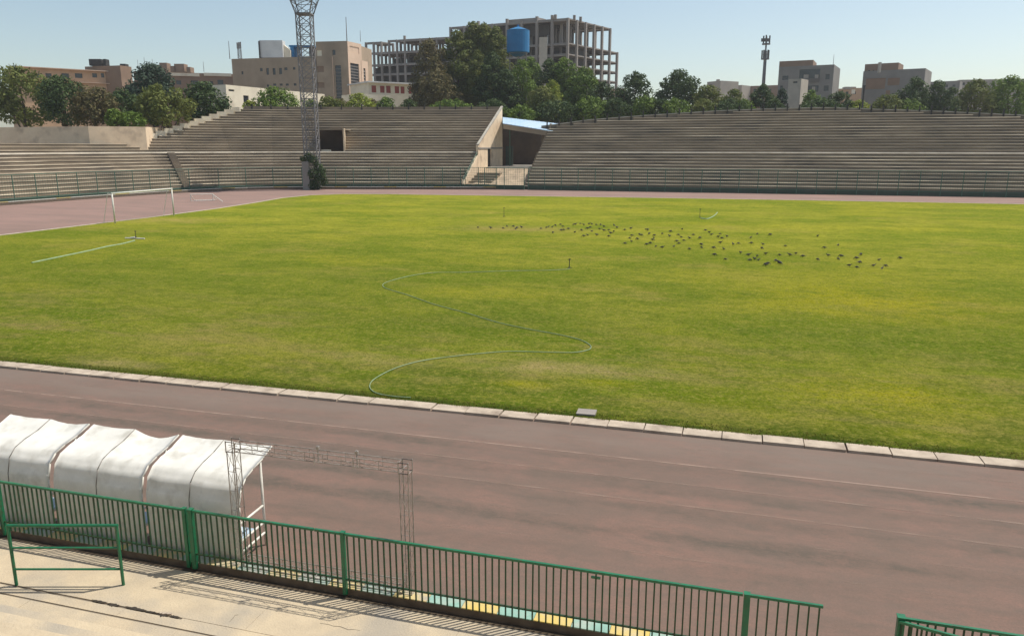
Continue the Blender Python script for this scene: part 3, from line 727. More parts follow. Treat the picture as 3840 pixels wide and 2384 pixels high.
for i, (px, py) in enumerate(BP):
    p = G(px, py, 0.05); k = rnd.random() < 0.6
    o = protos[k]
    if o.get('used'): o = o.copy(); COL.objects.link(o)
    else: o['used'] = 1
    o.location = p; o.rotation_euler = (0, 0, rnd.choice((0, PI)) + rnd.uniform(-1.1, 1.1)); s = rnd.uniform(0.66, 0.92); o.scale = (s, s, s)
    tag(o, SPECIAL.get(i, 'small dark bird in the scattered flock feeding on the far lawn'), 'bird', 'birds feeding on the lawn')
for o in COL.objects:
    if 'used' in o: del o['used']

# ------------------------------------------------------------------ far stands
Z0, RISE, RUN, N1 = 0.62, 0.49, 0.80, 11                   # lower tier
ZW = Z0 + RISE * N1                                        # cross aisle, at eye level
UR, N2, OW = 0.47, 18, 1.5
def offset_path(base, o):                                  # base runs so that the outside is on its right-hand side turned by sign
    out = []
    n = len(base)
    for i in range(n):
        a = base[max(i - 1, 0)]; b = base[i]; c = base[min(i + 1, n - 1)]
        d1 = (b - a).normalized() if i else (c - b).normalized(); d2 = (c - b).normalized() if i < n - 1 else d1
        n1 = Vector((d1.y, -d1.x)); n2 = Vector((d2.y, -d2.x)); m = (n1 + n2).normalized()
        out.append(b + m * (o / max(0.4, m.dot(n1))))
    return out
def dense(pts, step):
    out = []
    for a, b in zip(pts[:-1], pts[1:]):
        k = max(1, int((b - a).length / step))
        for i in range(k): out.append(a + (b - a) * i / k)
    out.append(pts[-1]); return out
def row_levels():
    rows = []
    for i in range(N1): rows.append(('low', i, RUN * i, RUN * (i + 1), Z0 + RISE * i, Z0 + RISE * (i - 1) if i else 0.0))
    o = RUN * N1
    rows.append(('aisle', 0, o, o + OW, ZW, ZW - RISE))
    o += OW
    for k in range(N2): rows.append(('up', k, o + RUN * k, o + RUN * (k + 1), ZW + UR * (k + 1), ZW + UR * k))
    return rows
def build_rows(base, keep, step=0.5, clipx=None):
    """stepped seating swept along base: riser, tread and a pale bench edge per row; keep(tier, k, point, z) says where a row exists"""
    mb = MB(); ed = MB(); ends = []                          # edge materials: 0 low rows, 1 upper rows, 2 aisle kerb
    for tier, k, o0, o1, z, zb in row_levels():
        A = dense(offset_path(base, o0), step); n = len(A)
        A0 = offset_path(base, o0); A1 = offset_path(base, o1)
        # matching dense points on both lines
        P0, P1 = [], []
        for i in range(len(base) - 1):
            kk = max(1, int((A0[i + 1] - A0[i]).length / step))
            for j in range(kk): t = j / kk; P0.append(A0[i].lerp(A0[i + 1], t)); P1.append(A1[i].lerp(A1[i + 1], t))
        P0.append(A0[-1]); P1.append(A1[-1])
        rr = random.Random(hash((tier == 'up', k)) % 1000)
        run = None; lastk = False
        for i in range(len(P0)):
            ok = keep(tier, k, P0[i], z)
            if ok and lastk:
                a0, a1, b0, b1 = P0[i - 1], P0[i], P1[i - 1], P1[i]
                d = (a0 - b0).normalized() * 0.07
                mb.face([(*a0, zb - .02), (*a1, zb - .02), (*a1, z - .09), (*a0, z - .09)])
                mb.face([(*a0, z), (*a1, z), (*b1, z), (*b0, z)])
                e0, e1 = a0 + d, a1 + d
                q0_ = len(ed.m); th = 0.10; bv = d * (1.3 if tier == 'low' or (tier == 'aisle') else .95)
                ed.face([(*a0, z - th), (*a1, z - th), (*e1, z - th), (*e0, z - th)])
                ed.face([(*e0, z - th), (*e1, z - th), (*e1, z - .07), (*e0, z - .07)])
                ed.face([(*e0, z - .07), (*e1, z - .07), (*(e1 - bv), z + .008), (*(e0 - bv), z + .008)])
                w_ = 2.4
                if tier == 'aisle':
                    ed.face([(*(e0 - bv), z + .008), (*(e1 - bv), z + .008), (*(e1 - bv * 2), z + .13), (*(e0 - bv * 2), z + .13)]); ed.face([(*(e0 - bv * 2), z + .13), (*(e1 - bv * 2), z + .13), (*(e1 - bv * 3.2), z + .13), (*(e0 - bv * 3.2), z + .13)])
                ed.face([(*(e0 - bv), z + .008), (*(e1 - bv), z + .008), (*(a1 - d * w_), z + .008), (*(a0 - d * w_), z + .008)])
                mi = 2 if tier == 'aisle' else (1 if tier == 'up' and k not in (5, 8, 11) else 0)
                for qq in range(q0_, len(ed.m)): ed.m[qq] = mi
            if ok != lastk and i: ends.append((tier, k, P0[i], P1[i], z, zb))
            lastk = ok
    return mb, ed, ends

# right hand stand: straight, its upper rows ending along a curved back
RB = [Vector((120, 126.3)), Vector((-34.4, 126.3))]
TOPC = [(2000, 475), (2095, 464), (2200, 449), (2400, 433), (2700, 414), (2900, 406), (3100, 402), (3300, 409), (3500, 415), (3700, 424), (4200, 450)]
def ytop(x):
    for (a, b), (c, d) in zip(TOPC[:-1], TOPC[1:]):
        if a <= x <= c: return b + (d - b) * (x - a) / (c - a)
    return TOPC[0][1] if x < TOPC[0][0] else TOPC[-1][1]
def back_z(x, y): return P(pix((x, y, 7))[0], ytop(pix((x, y, 7))[0]), y).z   # top of the back wall seen at that column
def keepR(tier, k, p, z):
    if tier != 'up': return True
    q = pix((p.x, p.y, z)); return q[1] > ytop(q[0]) + 7
RS = thing('grandstand', 'long straight concrete grandstand with many rows on the right of the blue roofed entrance', 'grandstand', (0, 126, 0), 'concrete grandstands')
mb, ed, _ = build_rows(RB, keepR, 0.6)
mb.build('seating_rows', M['conc'], RS); ed.build('bench_edge', [M['nose'], M['noseup'], M['aisle']], RS)
mb = MB(); mb.box(-34.4, 126.0, 0, 120, 126.28, Z0 - .09); mb.build('front_wall', M['greenwall'], RS)
mb = MB(); mb.box(-34.4, 125.93, Z0 - .088, 120, 126.3, Z0 + .02); mb.build('wall_coping', M['coping'], RS)
# back wall follows the curve
mb = MB(); cp = MB(); pts = []
x = 2030
while x < 4300:
    yy = ytop(x); pts.append((x, yy)); x += 45
BW = []
for x, yy in pts:
    # row whose back edge reaches this height: solve plane distance from height
    p = 150.0
    for it in range(12):
        v = P(x, yy, p); k = max(0, (v.z - 0.75 - ZW) / UR); p = 126.3 + RUN * N1 + OW + RUN * (k + 0.6)
    BW.append(P(x, yy, p))
for a, b in zip(BW[:-1], BW[1:]):
    mb.face([(a.x, a.y, 0), (b.x, b.y, 0), (b.x, b.y, b.z - .16), (a.x, a.y, a.z - .16)])
    mb.face([(b.x, b.y + .3, 0), (a.x, a.y + .3, 0), (a.x, a.y + .3, a.z - .16), (b.x, b.y + .3, b.z - .16)])
    d = b - a; cp.obox(a + Vector((0, -.06, -.16)), d, (0, .42, 0), (0, 0, .16))
mb.build('back_wall', M['conc'], RS); cp.build('back_coping', M['coping'], RS)
mb = MB(); xs = -34.42                                       # stepped end wall towards the entrance
poly = [(xs, 126.3, 0), (xs, 126.3, Z0)]
for tier, k, o0, o1, z, zb in row_levels():
    if tier == 'up' and z > 11.6: break
    poly += [(xs, 126.3 + o0, z + .01), (xs, 126.3 + o1, z + .01)]
poly.append((xs, poly[-1][1], 0)); mb.extrude(poly, (-.3, 0, 0)); mb.build('end_wall', M['conc'], RS)
prev = None; post = MB(); post.box(-.11, -.09, -.95, .11, .09, .50); first = None; pl = []
acc = 0
for a, b in zip(BW[:-1], BW[1:]):
    n = 1
    pl.append(a.lerp(b, .5))
for i, p in enumerate(pl):
    q = p + Vector((0, -.18, .12 * ((i * 7) % 3)))
    if first is None: first = part_at(post, 'top_post', M['dark'], RS, q)
    else: dup(first, q - WL[RS], RS)

# left hand stand: turned towards the photographer, then bending round the end of the field
XL = -45.6
LB = [Vector((XL + 6, 127.0)), Vector((-66, 120.3)), Vector((-71.5, 118.6)), Vector((-76, 116.5)), Vector((-79.6, 113.6)), Vector((-82.4, 109.8)), Vector((-84.5, 105)), Vector((-86.1, 98)), Vector((-87.6, 86)), Vector((-88.3, 70)), Vector((-88.5, 30))]
LB = [Vector((a.x, a.y)) for a in LB]
LB = LB[::-1]                                               # outside on the left-hand side when running right -> reverse to keep offsets outward
HOLE = (1203, 1289)
def keepL(tier, k, p, z):
    if p.x > XL: return False
    q = pix((p.x, p.y, z))
    if tier == 'up':
        if k >= 3:
            lim = 510 + (910 - 510) * (536 - q[1]) / (536 - 408)
            if q[0] < lim: return False
            if k > 16: return False
        if k < 9 and HOLE[0] < q[0] < HOLE[1]: return False
    return True
def test_out(base):
    o = offset_path(base, 1.0); return (o[1] - Vector((-40, 60))).length > (base[1] - Vector((-40, 60))).length
if not test_out(LB): LB = LB[::-1]
LS = thing('grandstand', 'concrete grandstand left of the blue roofed entrance, bending round the end of the field', 'grandstand', (-70, 121, 0), 'concrete grandstands')
mb, ed, ends = build_rows(LB, keepL, 0.3)
mb.build('seating_rows', M['conc'], LS); ed.build('bench_edge', [M['nose'], M['noseup'], M['aisle']], LS)
def wall_strip(base, o0, o1, z0, z1, cond=lambda p: True, step=1.0):
    mb = MB(); A, B = offset_path(base, o0), offset_path(base, o1)
    for i in range(len(base) - 1):
        k = max(1, int((A[i + 1] - A[i]).length / step))
        for j in range(k):
            a0, a1 = A[i].lerp(A[i + 1], j / k), A[i].lerp(A[i + 1], (j + 1) / k)
            b0, b1 = B[i].lerp(B[i + 1], j / k), B[i].lerp(B[i + 1], (j + 1) / k)
            if not (cond(a0) and cond(a1)): continue
            for q in (((a0, z0), (a1, z0), (a1, z1), (a0, z1)), ((b1, z0), (b0, z0), (b0, z1), (b1, z1)), ((a0, z1), (a1, z1), (b1, z1), (b0, z1))):
                mb.face([(*c, zz) for c, zz in q])
    return mb
inx = lambda p: p.x < XL
wall_strip(LB, -.28, -.02, 0, Z0 - .09, inx).build('front_wall', M['greenwall'], LS)
wall_strip(LB, -.36, 0.0, Z0 - .088, Z0 + .02, inx).build('wall_coping', M['coping'], LS)
OT = RUN * N1 + OW + RUN * 17
ztop = ZW + UR * 17 + .62
def condT(p):
    q = pix((p.x, p.y, ztop)); return p.x < XL and q[0] > 905
wall_strip(LB, OT, OT + .3, ZW, ztop, condT, 0.5).build('back_wall', M['conc'], LS)
post = MB(); post.box(-.10, -.08, -.75, .10, .08, .45); first = None
A = dense(offset_path(LB, OT - .08), 2.9)
for p in A:
    if condT(p):
        q = Vector((p.x, p.y, ztop - .05))
        if first is None: first = part_at(post, 'top_post', M['dark'], LS, q)
        else: dup(first, q - WL[LS], LS)
# pale stepped wall along the upper left edge
mb = MB()
for tier, k, p0, p1, z, zb in ends:
    if tier == 'up' and k >= 3 and pix((p0.x, p0.y, z))[0] < 1000:
        d = Vector((p1.x - p0.x, p1.y - p0.y, 0)); s = Vector((-d.y, d.x, 0)).normalized()
        if s.x > 0: s = -s
        mb.obox((p0.x, p0.y, z - 1.2), d * 1.02, s * 1.6, (0, 0, 1.55))
mb.build('stepped_parapet', M['whitewall'], LS)
# end wall beside the entrance (cream, sunlit), with its doorway
def xq(py, pp): return pp
poly = [(126.3, 0), (126.3, Z0 + .5)]
z_at = lambda p: 0
poly += [(136.0, ZW + .55)]
e1 = thing('entrance_wall', 'cream rendered raking wall with a narrow doorway beside the blue roofed entrance', 'wall', (XL + .2, 143, 0))
DY0, DY1, DZ0, DZ1 = PX(1843, 600, XL + .4).y, PX(1829, 600, XL + .4).y, 3.3, PX(1836, 560, XL + .4).z
if DY0 > DY1: DY0, DY1 = DY1, DY0
YA, YB = PX(1793, 580, XL + .4).y, PX(1884, 500, XL + .4).y
ZA, ZB, ZL = PX(1793, 546, XL + .4).z, PX(1884, 402, XL + .4).z, PX(1840, 556, XL + .4).z
mb = MB()
mb.extrude([(XL, YA, ZL), (XL, YB, ZL), (XL, YB, ZB), (XL, YA, ZA + .05)], (.4, 0, 0))
mb.extrude([(XL, YA, 0), (XL, DY0, 0), (XL, DY0, ZL - .003), (XL, YA, ZL - .003)], (.4, 0, 0))
mb.extrude([(XL, DY1, 0), (XL, YB, 0), (XL, YB, ZL - .003), (XL, DY1, ZL - .003)], (.4, 0, 0))
mb.build('wall', M['cream'], e1)
mb = MB(); mb.box(XL, DY0 + .002, 0, XL + .12, DY1 - .002, ZL - .004); mb.build('doorway', M['gap'], e1)
mb = MB(); mb.box(XL + .402, YA, ZL - .12, XL + .5, YB, ZL + .12); mb.build('ledge', M['greyb'], e1)
mb = MB(); mb.extrude([(XL + .1, YA, ZA + .05), (XL + .1, YB, ZB), (XL + .1, YB, ZB + .2), (XL + .1, YA, ZA + .25)], (.42, 0, 0)); mb.build('coping', M['coping'], e1)
# lower flight beside it
e2 = thing('stair_wall', 'low cream raking wall with a tube rail at the foot of the left grandstand', 'wall', (XL + .1, 131, 0))
mb = MB(); mb.extrude([(XL + .01, 126.4, 0), (XL + .01, 135.2, 0), (XL + .01, 135.2, ZW - .3), (XL + .01, 134.2, ZW - .3), (XL + .01, 126.4, Z0 + .2)], (.35, 0, 0)); mb.build('wall', M['cream'], e2)
mb = MB(); a = Vector((XL + .2, 126.4, Z0 + 1.1)); b = Vector((XL + .2, 135.4, ZW + .9))
mb.tube(a, b, .05, 6); mb.tube(a - UP * .5, b - UP * .5, .035, 6)
for i in range(6):
    q = a.lerp(b, i / 5); mb.tube(q - UP * 1.25, q, .045, 6)
mb.build('rail', M['greenfar'], e2)
# platform, bank, interior and blue roof of the entrance
en = thing('entrance_shelter', 'open shelter with a pale blue sheet roof over the dark gap between the two grandstands', 'shelter', (-40, 145, 0))
mb = MB(); fl, f2 = P(1886, 463, 142.5), P(2072, 492, 142.5); bl_, b2 = P(1886, 440, 153), P(2092, 464, 153)
mb.extrude([fl, f2, b2, bl_], (0, 0, -.12)); mb.build('roof_sheet', M['bluesheet'], en)
mb = MB()
for i in range(13):
    p, q = fl.lerp(f2, i / 12), bl_.lerp(b2, i / 12); mb.tube(p + UP * .03, q + UP * .03, .05, 4)
mb.build('roof_rib', M['bluesheet'], en)
mb = MB(); a, b = fl + Vector((0, .12, -.14)), f2 + Vector((0, .12, -.14)); mb.obox(a - UP * .85, b - a, (0, .25, 0), (0, 0, .85)); mb.build('fascia', M['beige'], en)
mb = MB(); mb.box(-49, 158.2, 0, -30, 158.6, 11.8); mb.build('rear_wall', M['brown'], en)
mb = MB(); mb.box(XL + .42, 151.0, 3.3, -43.7, 151.15, 7.1); mb.build('glazed_screen', mat('green_glazing', (0.07, 0.10, 0.085), (0.09, 0.12, 0.10), 1.0, rough=.25, spec=.5), en)
mb = MB(); a = P(1912, 630, 147.3); mb.tube((a.x, a.y, 2.8), (a.x, a.y, P(1912, 480, 147.3).z), .1, 8); mb.build('column', M['greenfar'], en)
mb = MB(); mb.box(XL + .4, 138.2, 0, -34.72, 158.2, 3.32, 0); mb.build('platform', M['coping'], en)
bk = MB(); n = 14; pts = {}
rnd = random.Random(4)
for i in range(n + 1):
    for j in range(11):
        x = XL + .37 + (-34.73 - XL - .37) * i / n; y = 126.6 + 11.6 * j / 10
        z = .55 + 2.55 * (j / 10) ** 1.15 + rnd.uniform(-.12, .12) * (0 < j < 10)
        pts[i, j] = (x, y, z)
for i in range(n):
    for j in range(10): bk.face([pts[i, j], pts[i + 1, j], pts[i + 1, j + 1], pts[i, j + 1]])
struct(bk.build('sandy_bank', M['bankearth'], smooth=True))
mb = MB()
for i in range(5):
    y = 127.2 + i * 1.5; z = .75 + .42 * i; mb.box(XL + .4, y, 0, XL + 4.6, y + 1.6, z)
tag(mb.build('old_steps', M['conc']), 'few broad worn concrete steps at the foot of the cream wall, beside the sandy bank', 'steps')
mb = MB(); mb.box(XL + .37, 126.0, 0, -34.42, 126.25, Z0 - .1); mb.build('wall_body', M['greenwall'])
o = bpy.data.objects['wall_body']; o.name = 'low_wall'; tag(o, 'low dark green wall closing the foot of the sandy bank', 'wall')
# doorway cut into the left stand
vm = thing('stand_exit', 'dark rectangular exit cut through the upper rows of the left grandstand beside the floodlight mast', 'exit', (-66, 137, ZW))
def onL(px, py, o):                                         # place on the left stand's straight part at offset o
    A = offset_path(LB, o); best = None
    r = ray(px, py)
    for a, b in zip(A[:-1], A[1:]):
        # solve k*r = a + t(b-a)
        d = b - a; det = r[0] * -d.y + r[1] * d.x
        if abs(det) < 1e-9: continue
        k = (a.x * -d.y + a.y * d.x) / det; t = (r[0] * a.y - r[1] * a.x) / det
        if -0.001 <= t <= 1.001 and k > 0: return Vector((r[0] * k, r[1] * k, H + r[2] * k))
    return None
o0 = RUN * N1 + OW
a, b = onL(1203, 575, o0 + 4.5), onL(1289, 575, o0 + 4.5); zt = ZW + UR * 9 - .05
mb = MB(); mb.obox((a.x, a.y, ZW - .2), Vector((b.x - a.x, b.y - a.y, 0)), (-.1, .4, 0), (0, 0, zt - ZW + .2)); mb.build('rear_wall', M['brown'], vm)
c, d = onL(1289, 575, o0 - .1), onL(1294, 575, o0 + 7.2); e = onL(1203, 575, o0 - .1); g_ = onL(1199, 575, o0 + 7.2)
for (p, q, nm, w, mm) in ((c, d, 'side_wall', Vector((.3, .08, 0)), 'cream'), (e, g_, 'side_wall', Vector((-.3, -.08, 0)), 'conc')):
    mb = MB(); mb.obox((p.x, p.y, ZW - .3), Vector((q.x - p.x, q.y - p.y, 0)), w, (0, 0, zt - ZW + .35)); mb.build(nm, M[mm], vm)
mb = MB(); mb.obox((e.x, e.y, zt - .25) , Vector((c.x - e.x, c.y - e.y, 0)), Vector((g_.x - e.x, g_.y - e.y, 0)), (0, 0, .3)); 
mb = MB(); p = onL(1203, 575, o0 + .5); q = onL(1288, 575, o0 + .5); mb.obox((p.x, p.y, zt - .25), Vector((q.x - p.x, q.y - p.y, 0)), Vector((-1.5, 6.5, 0)), (0, 0, .22)); mb.build('lintel_slab', M['conc'], vm)
p = onL(1205, 573, o0 + .3); q = onL(1240, 573, o0 + .3); mb = MB(); mb.obox((p.x, p.y, ZW), Vector((q.x - p.x, q.y - p.y, 0)), (-.1, .4, 0), (0, 0, .45)); mb.build('white_kerb', M['whitewall'], vm)
# aisle stair at the bend of the left stand
mb = MB()
p0, p1 = onL(690, 700, 0.0), onL(628, 585, RUN * N1 - .2)
dd = Vector((p1.x - p0.x, p1.y - p0.y, 0)) / (2 * N1); sd = Vector((dd.y, -dd.x, 0)).normalized() * 1.1
for i in range(2 * N1):
    q = p0 + dd * i; mb.obox((q.x, q.y, Z0 - .3), sd, dd * 1.02, (0, 0, .3 + .03 + RISE * .5 * (i + 1) - .2 + .2))
tag(mb.build('aisle_steps', M['conc']), 'narrow concrete aisle steps climbing the rows at the bend of the left grandstand', 'steps')

# boundary wall behind the low left end
mb = MB(); A = [Q(-160, 480, 128), Q(330, 474, 126), Q(545, 476, 131), Q(640, 482, 150)]
for a, b in zip(A[:-1], A[1:]):
    zt = (a.z + b.z) / 2
    mb.face([(a.x, a.y, 0), (b.x, b.y, 0), (b.x, b.y, b.z), (a.x, a.y, a.z)]); mb.face([(a.x, a.y, a.z), (b.x, b.y, b.z), (b.x - .2, b.y + .4, b.z), (a.x - .2, a.y + .4, a.z)])
    mb.face([(b.x - .2, b.y + .4, 0), (a.x - .2, a.y + .4, 0), (a.x - .2, a.y + .4, a.z), (b.x - .2, b.y + .4, b.z)])
tag(mb.build('boundary_wall', M['cream']), 'plain weathered cream wall behind the lowest rows at the far left', 'wall')

# green fences in front of the stands
def far_fence(pts, label, h=3.6, sp=2.75):
    a0 = pts[0]
    t = thing('stand_fence', label, 'fence', (sum(p.x for p in pts) / len(pts), sum(p.y for p in pts) / len(pts), 0), 'green fences before the far grandstands')
    D = dense([Vector((p.x, p.y)) for p in pts], sp); pm = MB(); pm.tube((0, 0, 0), (0, 0, h), .07, 6); first = None
    for p in D:
        if first is None: first = part_at(pm, 'post', M['greenfar'], t, (p.x, p.y, 0))
        else: dup(first, Vector((p.x, p.y, 0)) - WL[t], t)
    top = MB(); mid = MB(); ms = MB(); low = MB()
    for a, b in zip(D[:-1], D[1:]):
        A = Vector((*a, 0)); B = Vector((*b, 0))
        top.tube(A + UP * (h - .03), B + UP * (h - .03), .04, 5, cap=False); mid.tube(A + UP * .62, B + UP * .62, .045, 5, cap=False)
        for i in range(9):
            f = i / 9; ms.tube(A.lerp(B, f), A.lerp(B, f) + UP * (h - .06), .014, 3, cap=False)
        for i in range(10):
            z = .75 + i * .28; ms.tube(A + UP * z, B + UP * z, .014, 3, cap=False)
        low.obox(A + UP * .02 + Vector((0, -.02, 0)), B - A, (0, .03, 0), UP * .72)
    top.build('top_rail', M['greenfar'], t); mid.build('mid_rail', M['greenfar'], t); ms.build('wire_mesh', M['greenfar'], t)
    low.build('foot_board', M['greenwall'], t)
R2 = lambda x, y: Vector((x, y, 0))
far_fence([R2(-33.5, 124.9), R2(100, 124.9)], 'green mesh fence before the right grandstand')
far_fence([R2(-44.5, 124.9), R2(-34.2, 124.9)], 'short green mesh fence before the sandy bank at the entrance')
LF = offset_path(LB, -1.15); LF = [p for p in LF]
far_fence([Vector((p.x, p.y, 0)) for p in (LF[::-1] if LF[0].x < LF[-1].x else LF) if p.x < XL + 8] , 'green mesh fence curving before the left grandstand')
# yellow and white kerb round the outside of the left bend
kb = offset_path(LB, -2.3); kb = kb if kb[0].x > kb[-1].x else kb[::-1]
D = dense([p for p in kb], 2.0); t = thing('painted_kerb', 'far low kerb in yellow and white round the outside of the bend, below the left grandstand', 'kerb', (-78, 112, 0))
ya, wa, ba = MB(), MB(), MB()
for i, (a, b) in enumerate(zip(D[:-1], D[1:])):
    d = Vector((b.x - a.x, b.y - a.y, 0)); nn = Vector((d.y, -d.x, 0)).normalized() * .3
    (ya if i % 4 == 0 else wa).obox((a.x, a.y, .38), d, nn, (0, 0, .05)); ba.obox((a.x, a.y, 0), d, nn, (0, 0, .378))
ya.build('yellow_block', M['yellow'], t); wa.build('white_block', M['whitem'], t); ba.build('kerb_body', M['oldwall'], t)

# ------------------------------------------------------------------ floodlight mast with ivy at its foot
mq = Q(1177, 705, 131.0); mx, my = mq.x, mq.y
ft = thing('floodlight_mast', 'tall lattice floodlight mast rising before the left grandstand', 'floodlight', (mx, my, 0))
def lattice(mb, cx, cy, z0, z1, w0, w1, n, r):
    for i in range(n):
        f0, f1 = i / n, (i + 1) / n; za, zb = z0 + (z1 - z0) * f0, z0 + (z1 - z0) * f1; wa, wb = (w0 + (w1 - w0) * f0) / 2, (w0 + (w1 - w0) * f1) / 2
        ca = [Vector((cx + RGT.x * sx * wa + FWD.x * sy * wa, cy + RGT.y * sx * wa + FWD.y * sy * wa, za)) for sx, sy in ((-1, -1), (1, -1), (1, 1), (-1, 1))]
        cb = [Vector((cx + RGT.x * sx * wb + FWD.x * sy * wb, cy + RGT.y * sx * wb + FWD.y * sy * wb, zb)) for sx, sy in ((-1, -1), (1, -1), (1, 1), (-1, 1))]
        for k in range(4):
            j = (k + 1) % 4
            mb.tube(ca[k], cb[k], r, 5, cap=False); mb.tube(ca[k], ca[j], r * .6, 4, cap=False)
            mid = (ca[k] + ca[j]) / 2
            mb.tube(ca[k], cb[j], r * .55, 4, cap=False); mb.tube(ca[j], cb[k], r * .55, 4, cap=False)
mb = MB(); lattice(mb, mx, my, 0, 27.6, 2.0, 2.25, 17, .10); lattice(mb, mx, my, 27.6, 31.0, 2.25, 4.4, 2, .10); mb.obox(Vector((mx, my, 27.5)) - RGT * 1.25 - FWD * 1.25, RGT * 2.5, FWD * 2.5, (0, 0, .22)); mb.build('lattice', M['steel'], ft)
mb = MB(); mb.obox(Vector((mx, my, 31.0)) - RGT * 2.95 - FWD * 2.4, RGT * 5.9, FWD * 4.8, (0, 0, .22)); mb.build('platform', M['dark'], ft)
mb = MB()
for s in (-1, 1):
    for z in (31.7, 32.2):
        mb.tube(Vector((mx, my, z)) - RGT * 2.9 + FWD * 2.3 * s, Vector((mx, my, z)) + RGT * 2.9 + FWD * 2.3 * s, .05, 5)
mb.build('guard_rail', M['dark'], ft)
lamp = MB(); lamp.obox((-.35, -.25, 0), (.7, 0, 0), (0, .4, -.25), (0, .2, .6)); first = None
for r in range(2):
    for i in range(5):
        q = Vector((mx, my, 31.5 + r * 1.0)) + RGT * (-2.2 + i * 1.1) - FWD * 2.3
        if first is None: first = part_at(lamp, 'lamp_head', M['whitem'], ft, q)
        else: dup(first, q - WL[ft], ft)
mb = MB(); lx = Vector((mx, my, 0)) - RGT * .25 - FWD * 1.45
for s in (-.22, .22): mb.tube(lx + RGT * s, lx + RGT * s + UP * 31.0, .03, 4)
for i in range(100): mb.tube(lx - RGT * .22 + UP * (.3 + i * .31), lx + RGT * .22 + UP * (.3 + i * .31), .02, 4, cap=False)
mb.build('ladder', M['steel'], ft)
mb = MB(); p = Vector((mx, my, 0)) - RGT * .75 - FWD * 1.9; mb.obox(p - RGT * .55, RGT * 1.1, FWD * .6, (0, 0, 4.6)); mb.build('cabinet', M['greyb'], ft)

# ------------------------------------------------------------------ trees
def leaves(mb, rnd, blobs, n, size, flat=0.35):
    tot = sum(b[3] ** 2 for b in blobs)
    for (x, y, z, r, rz) in blobs:
        k = int(n * r * r / tot)
        for i in range(k):
            a = rnd.uniform(0, 2 * PI); c = rnd.uniform(-1, 1); q = math.sqrt(1 - c * c); rad = r * (0.45 + 0.62 * rnd.random() ** 0.55)
            p = Vector((x + q * math.cos(a) * rad, y + q * math.sin(a) * rad, z + c * rad * rz))
            nn = Vector((q * math.cos(a), q * math.sin(a), c + .35)) + Vector((rnd.gauss(0, .55), rnd.gauss(0, .55), rnd.gauss(0, .55)))
            nn.normalize(); u = nn.orthogonal().normalized(); v = nn.cross(u); t = rnd.uniform(0, 2 * PI)
            u, v = u * math.cos(t) + v * math.sin(t), v * math.cos(t) - u * math.sin(t)
            s = size * rnd.uniform(.55, 1.3); w = s * rnd.uniform(.5, .8)
            mb.face([p - u * s, p + v * w * .8, p + u * s, p - v * w * .7])
def tree(label, px, top, px0, px1, D, kind, bottom=None, name='tree', seed=None, group='trees behind the far grandstands', dens=1.0, leaf=None, round_=0.5, cat='tree', spire=0.0):
    seed = seed if seed is not None else int(px * 7 + top); rnd = random.Random(seed)
    c = Q(px, top, D); R = (px1 - px0) / 2 * D / F; ctr = Q((px0 + px1) / 2, top, D)
    zt = c.z; zb = Q(px, bottom if bottom else 470, D).z
    hh = (zt - zb) / 2; zc = zb + hh
    t = thing(name, label, cat, (ctr.x, ctr.y, 0), group)
    blobs = []
    n = int(18 + 12 * hh / max(R, .1)); n = min(n, 44)
    for i in range(n):
        f = (i + .5) / n; zz = max(-1, min(1, -1 + 2 * f + rnd.uniform(-.08, .08)))
        env = (max(.02, 1 - abs(zz) ** (6 if zz < 0 else 2.3))) ** (.5 + (spire * 2 if zz > 0 else 0))
        br = min(R * rnd.uniform(.26, .40), hh * .5) * (.6 + .4 * env)
        rad = max(0, R * env - br * .75) * rnd.uniform(.35, 1.0) ** .5; a = i * 2.4 + rnd.uniform(-.5, .5)
        z = zc + zz * (hh - br * .45)
        ox = (c - ctr).dot(RGT) * max(0, zz); q = ctr + RGT * (math.cos(a) * rad + ox) + FWD * math.sin(a) * rad
        blobs.append((q.x, q.y, z, br, rnd.uniform(.75, 1.0)))
    r_ = min(R * .3, hh * .4)
    blobs.append((c.x, c.y, zt - r_ * .85, r_, .9))
    for sx in (-1, 1):
        q = ctr + RGT * sx * (R - r_ * .8); blobs.append((q.x, q.y, zc + hh * rnd.uniform(-.35, .1), r_, 1.0))
    for i in range(int(n * .7)):                            # small outer sprays that break the outline
        b = rnd.choice(blobs[:n]); a = rnd.uniform(0, 2 * PI); k = rnd.uniform(.7, 1.05)
        blobs.append((b[0] + math.cos(a) * b[3] * k, b[1] + math.sin(a) * b[3] * k * .6, b[2] + b[3] * rnd.uniform(-.2, .6), b[3] * rnd.uniform(.25, .42), .9))
    area = R * hh * 4
    leaf = leaf or max(.20, min(.42, .17 + R * .035))
    cnt = int(min(12000, dens * area * 5.2 / (leaf * leaf)))
    mb = MB(); leaves(mb, rnd, blobs, cnt, leaf); mb.build('crown', LEAF[kind], t)
    tk = MB(); r0 = max(.12, R * .075); prev = Vector((ctr.x, ctr.y, -.05)); pr = r0
    for i in range(1, 6):
        f = i / 5; q = Vector((ctr.x + rnd.uniform(-.15, .15) * R * f * .5, ctr.y + rnd.uniform(-.1, .1) * R * f, (zc + hh * .35) * f)); nr = r0 * (1 - .8 * f)
        tk.tube(prev, q, pr, 8, r2=nr); prev, pr = q, nr
        if i >= 2:
            for b in rnd.sample(blobs[:n], 2): tk.tube(q, (b[0], b[1], b[2]), nr * .6, 5, r2=.04)
    tk.build('trunk', M['bark'], t)
    return t
T = tree
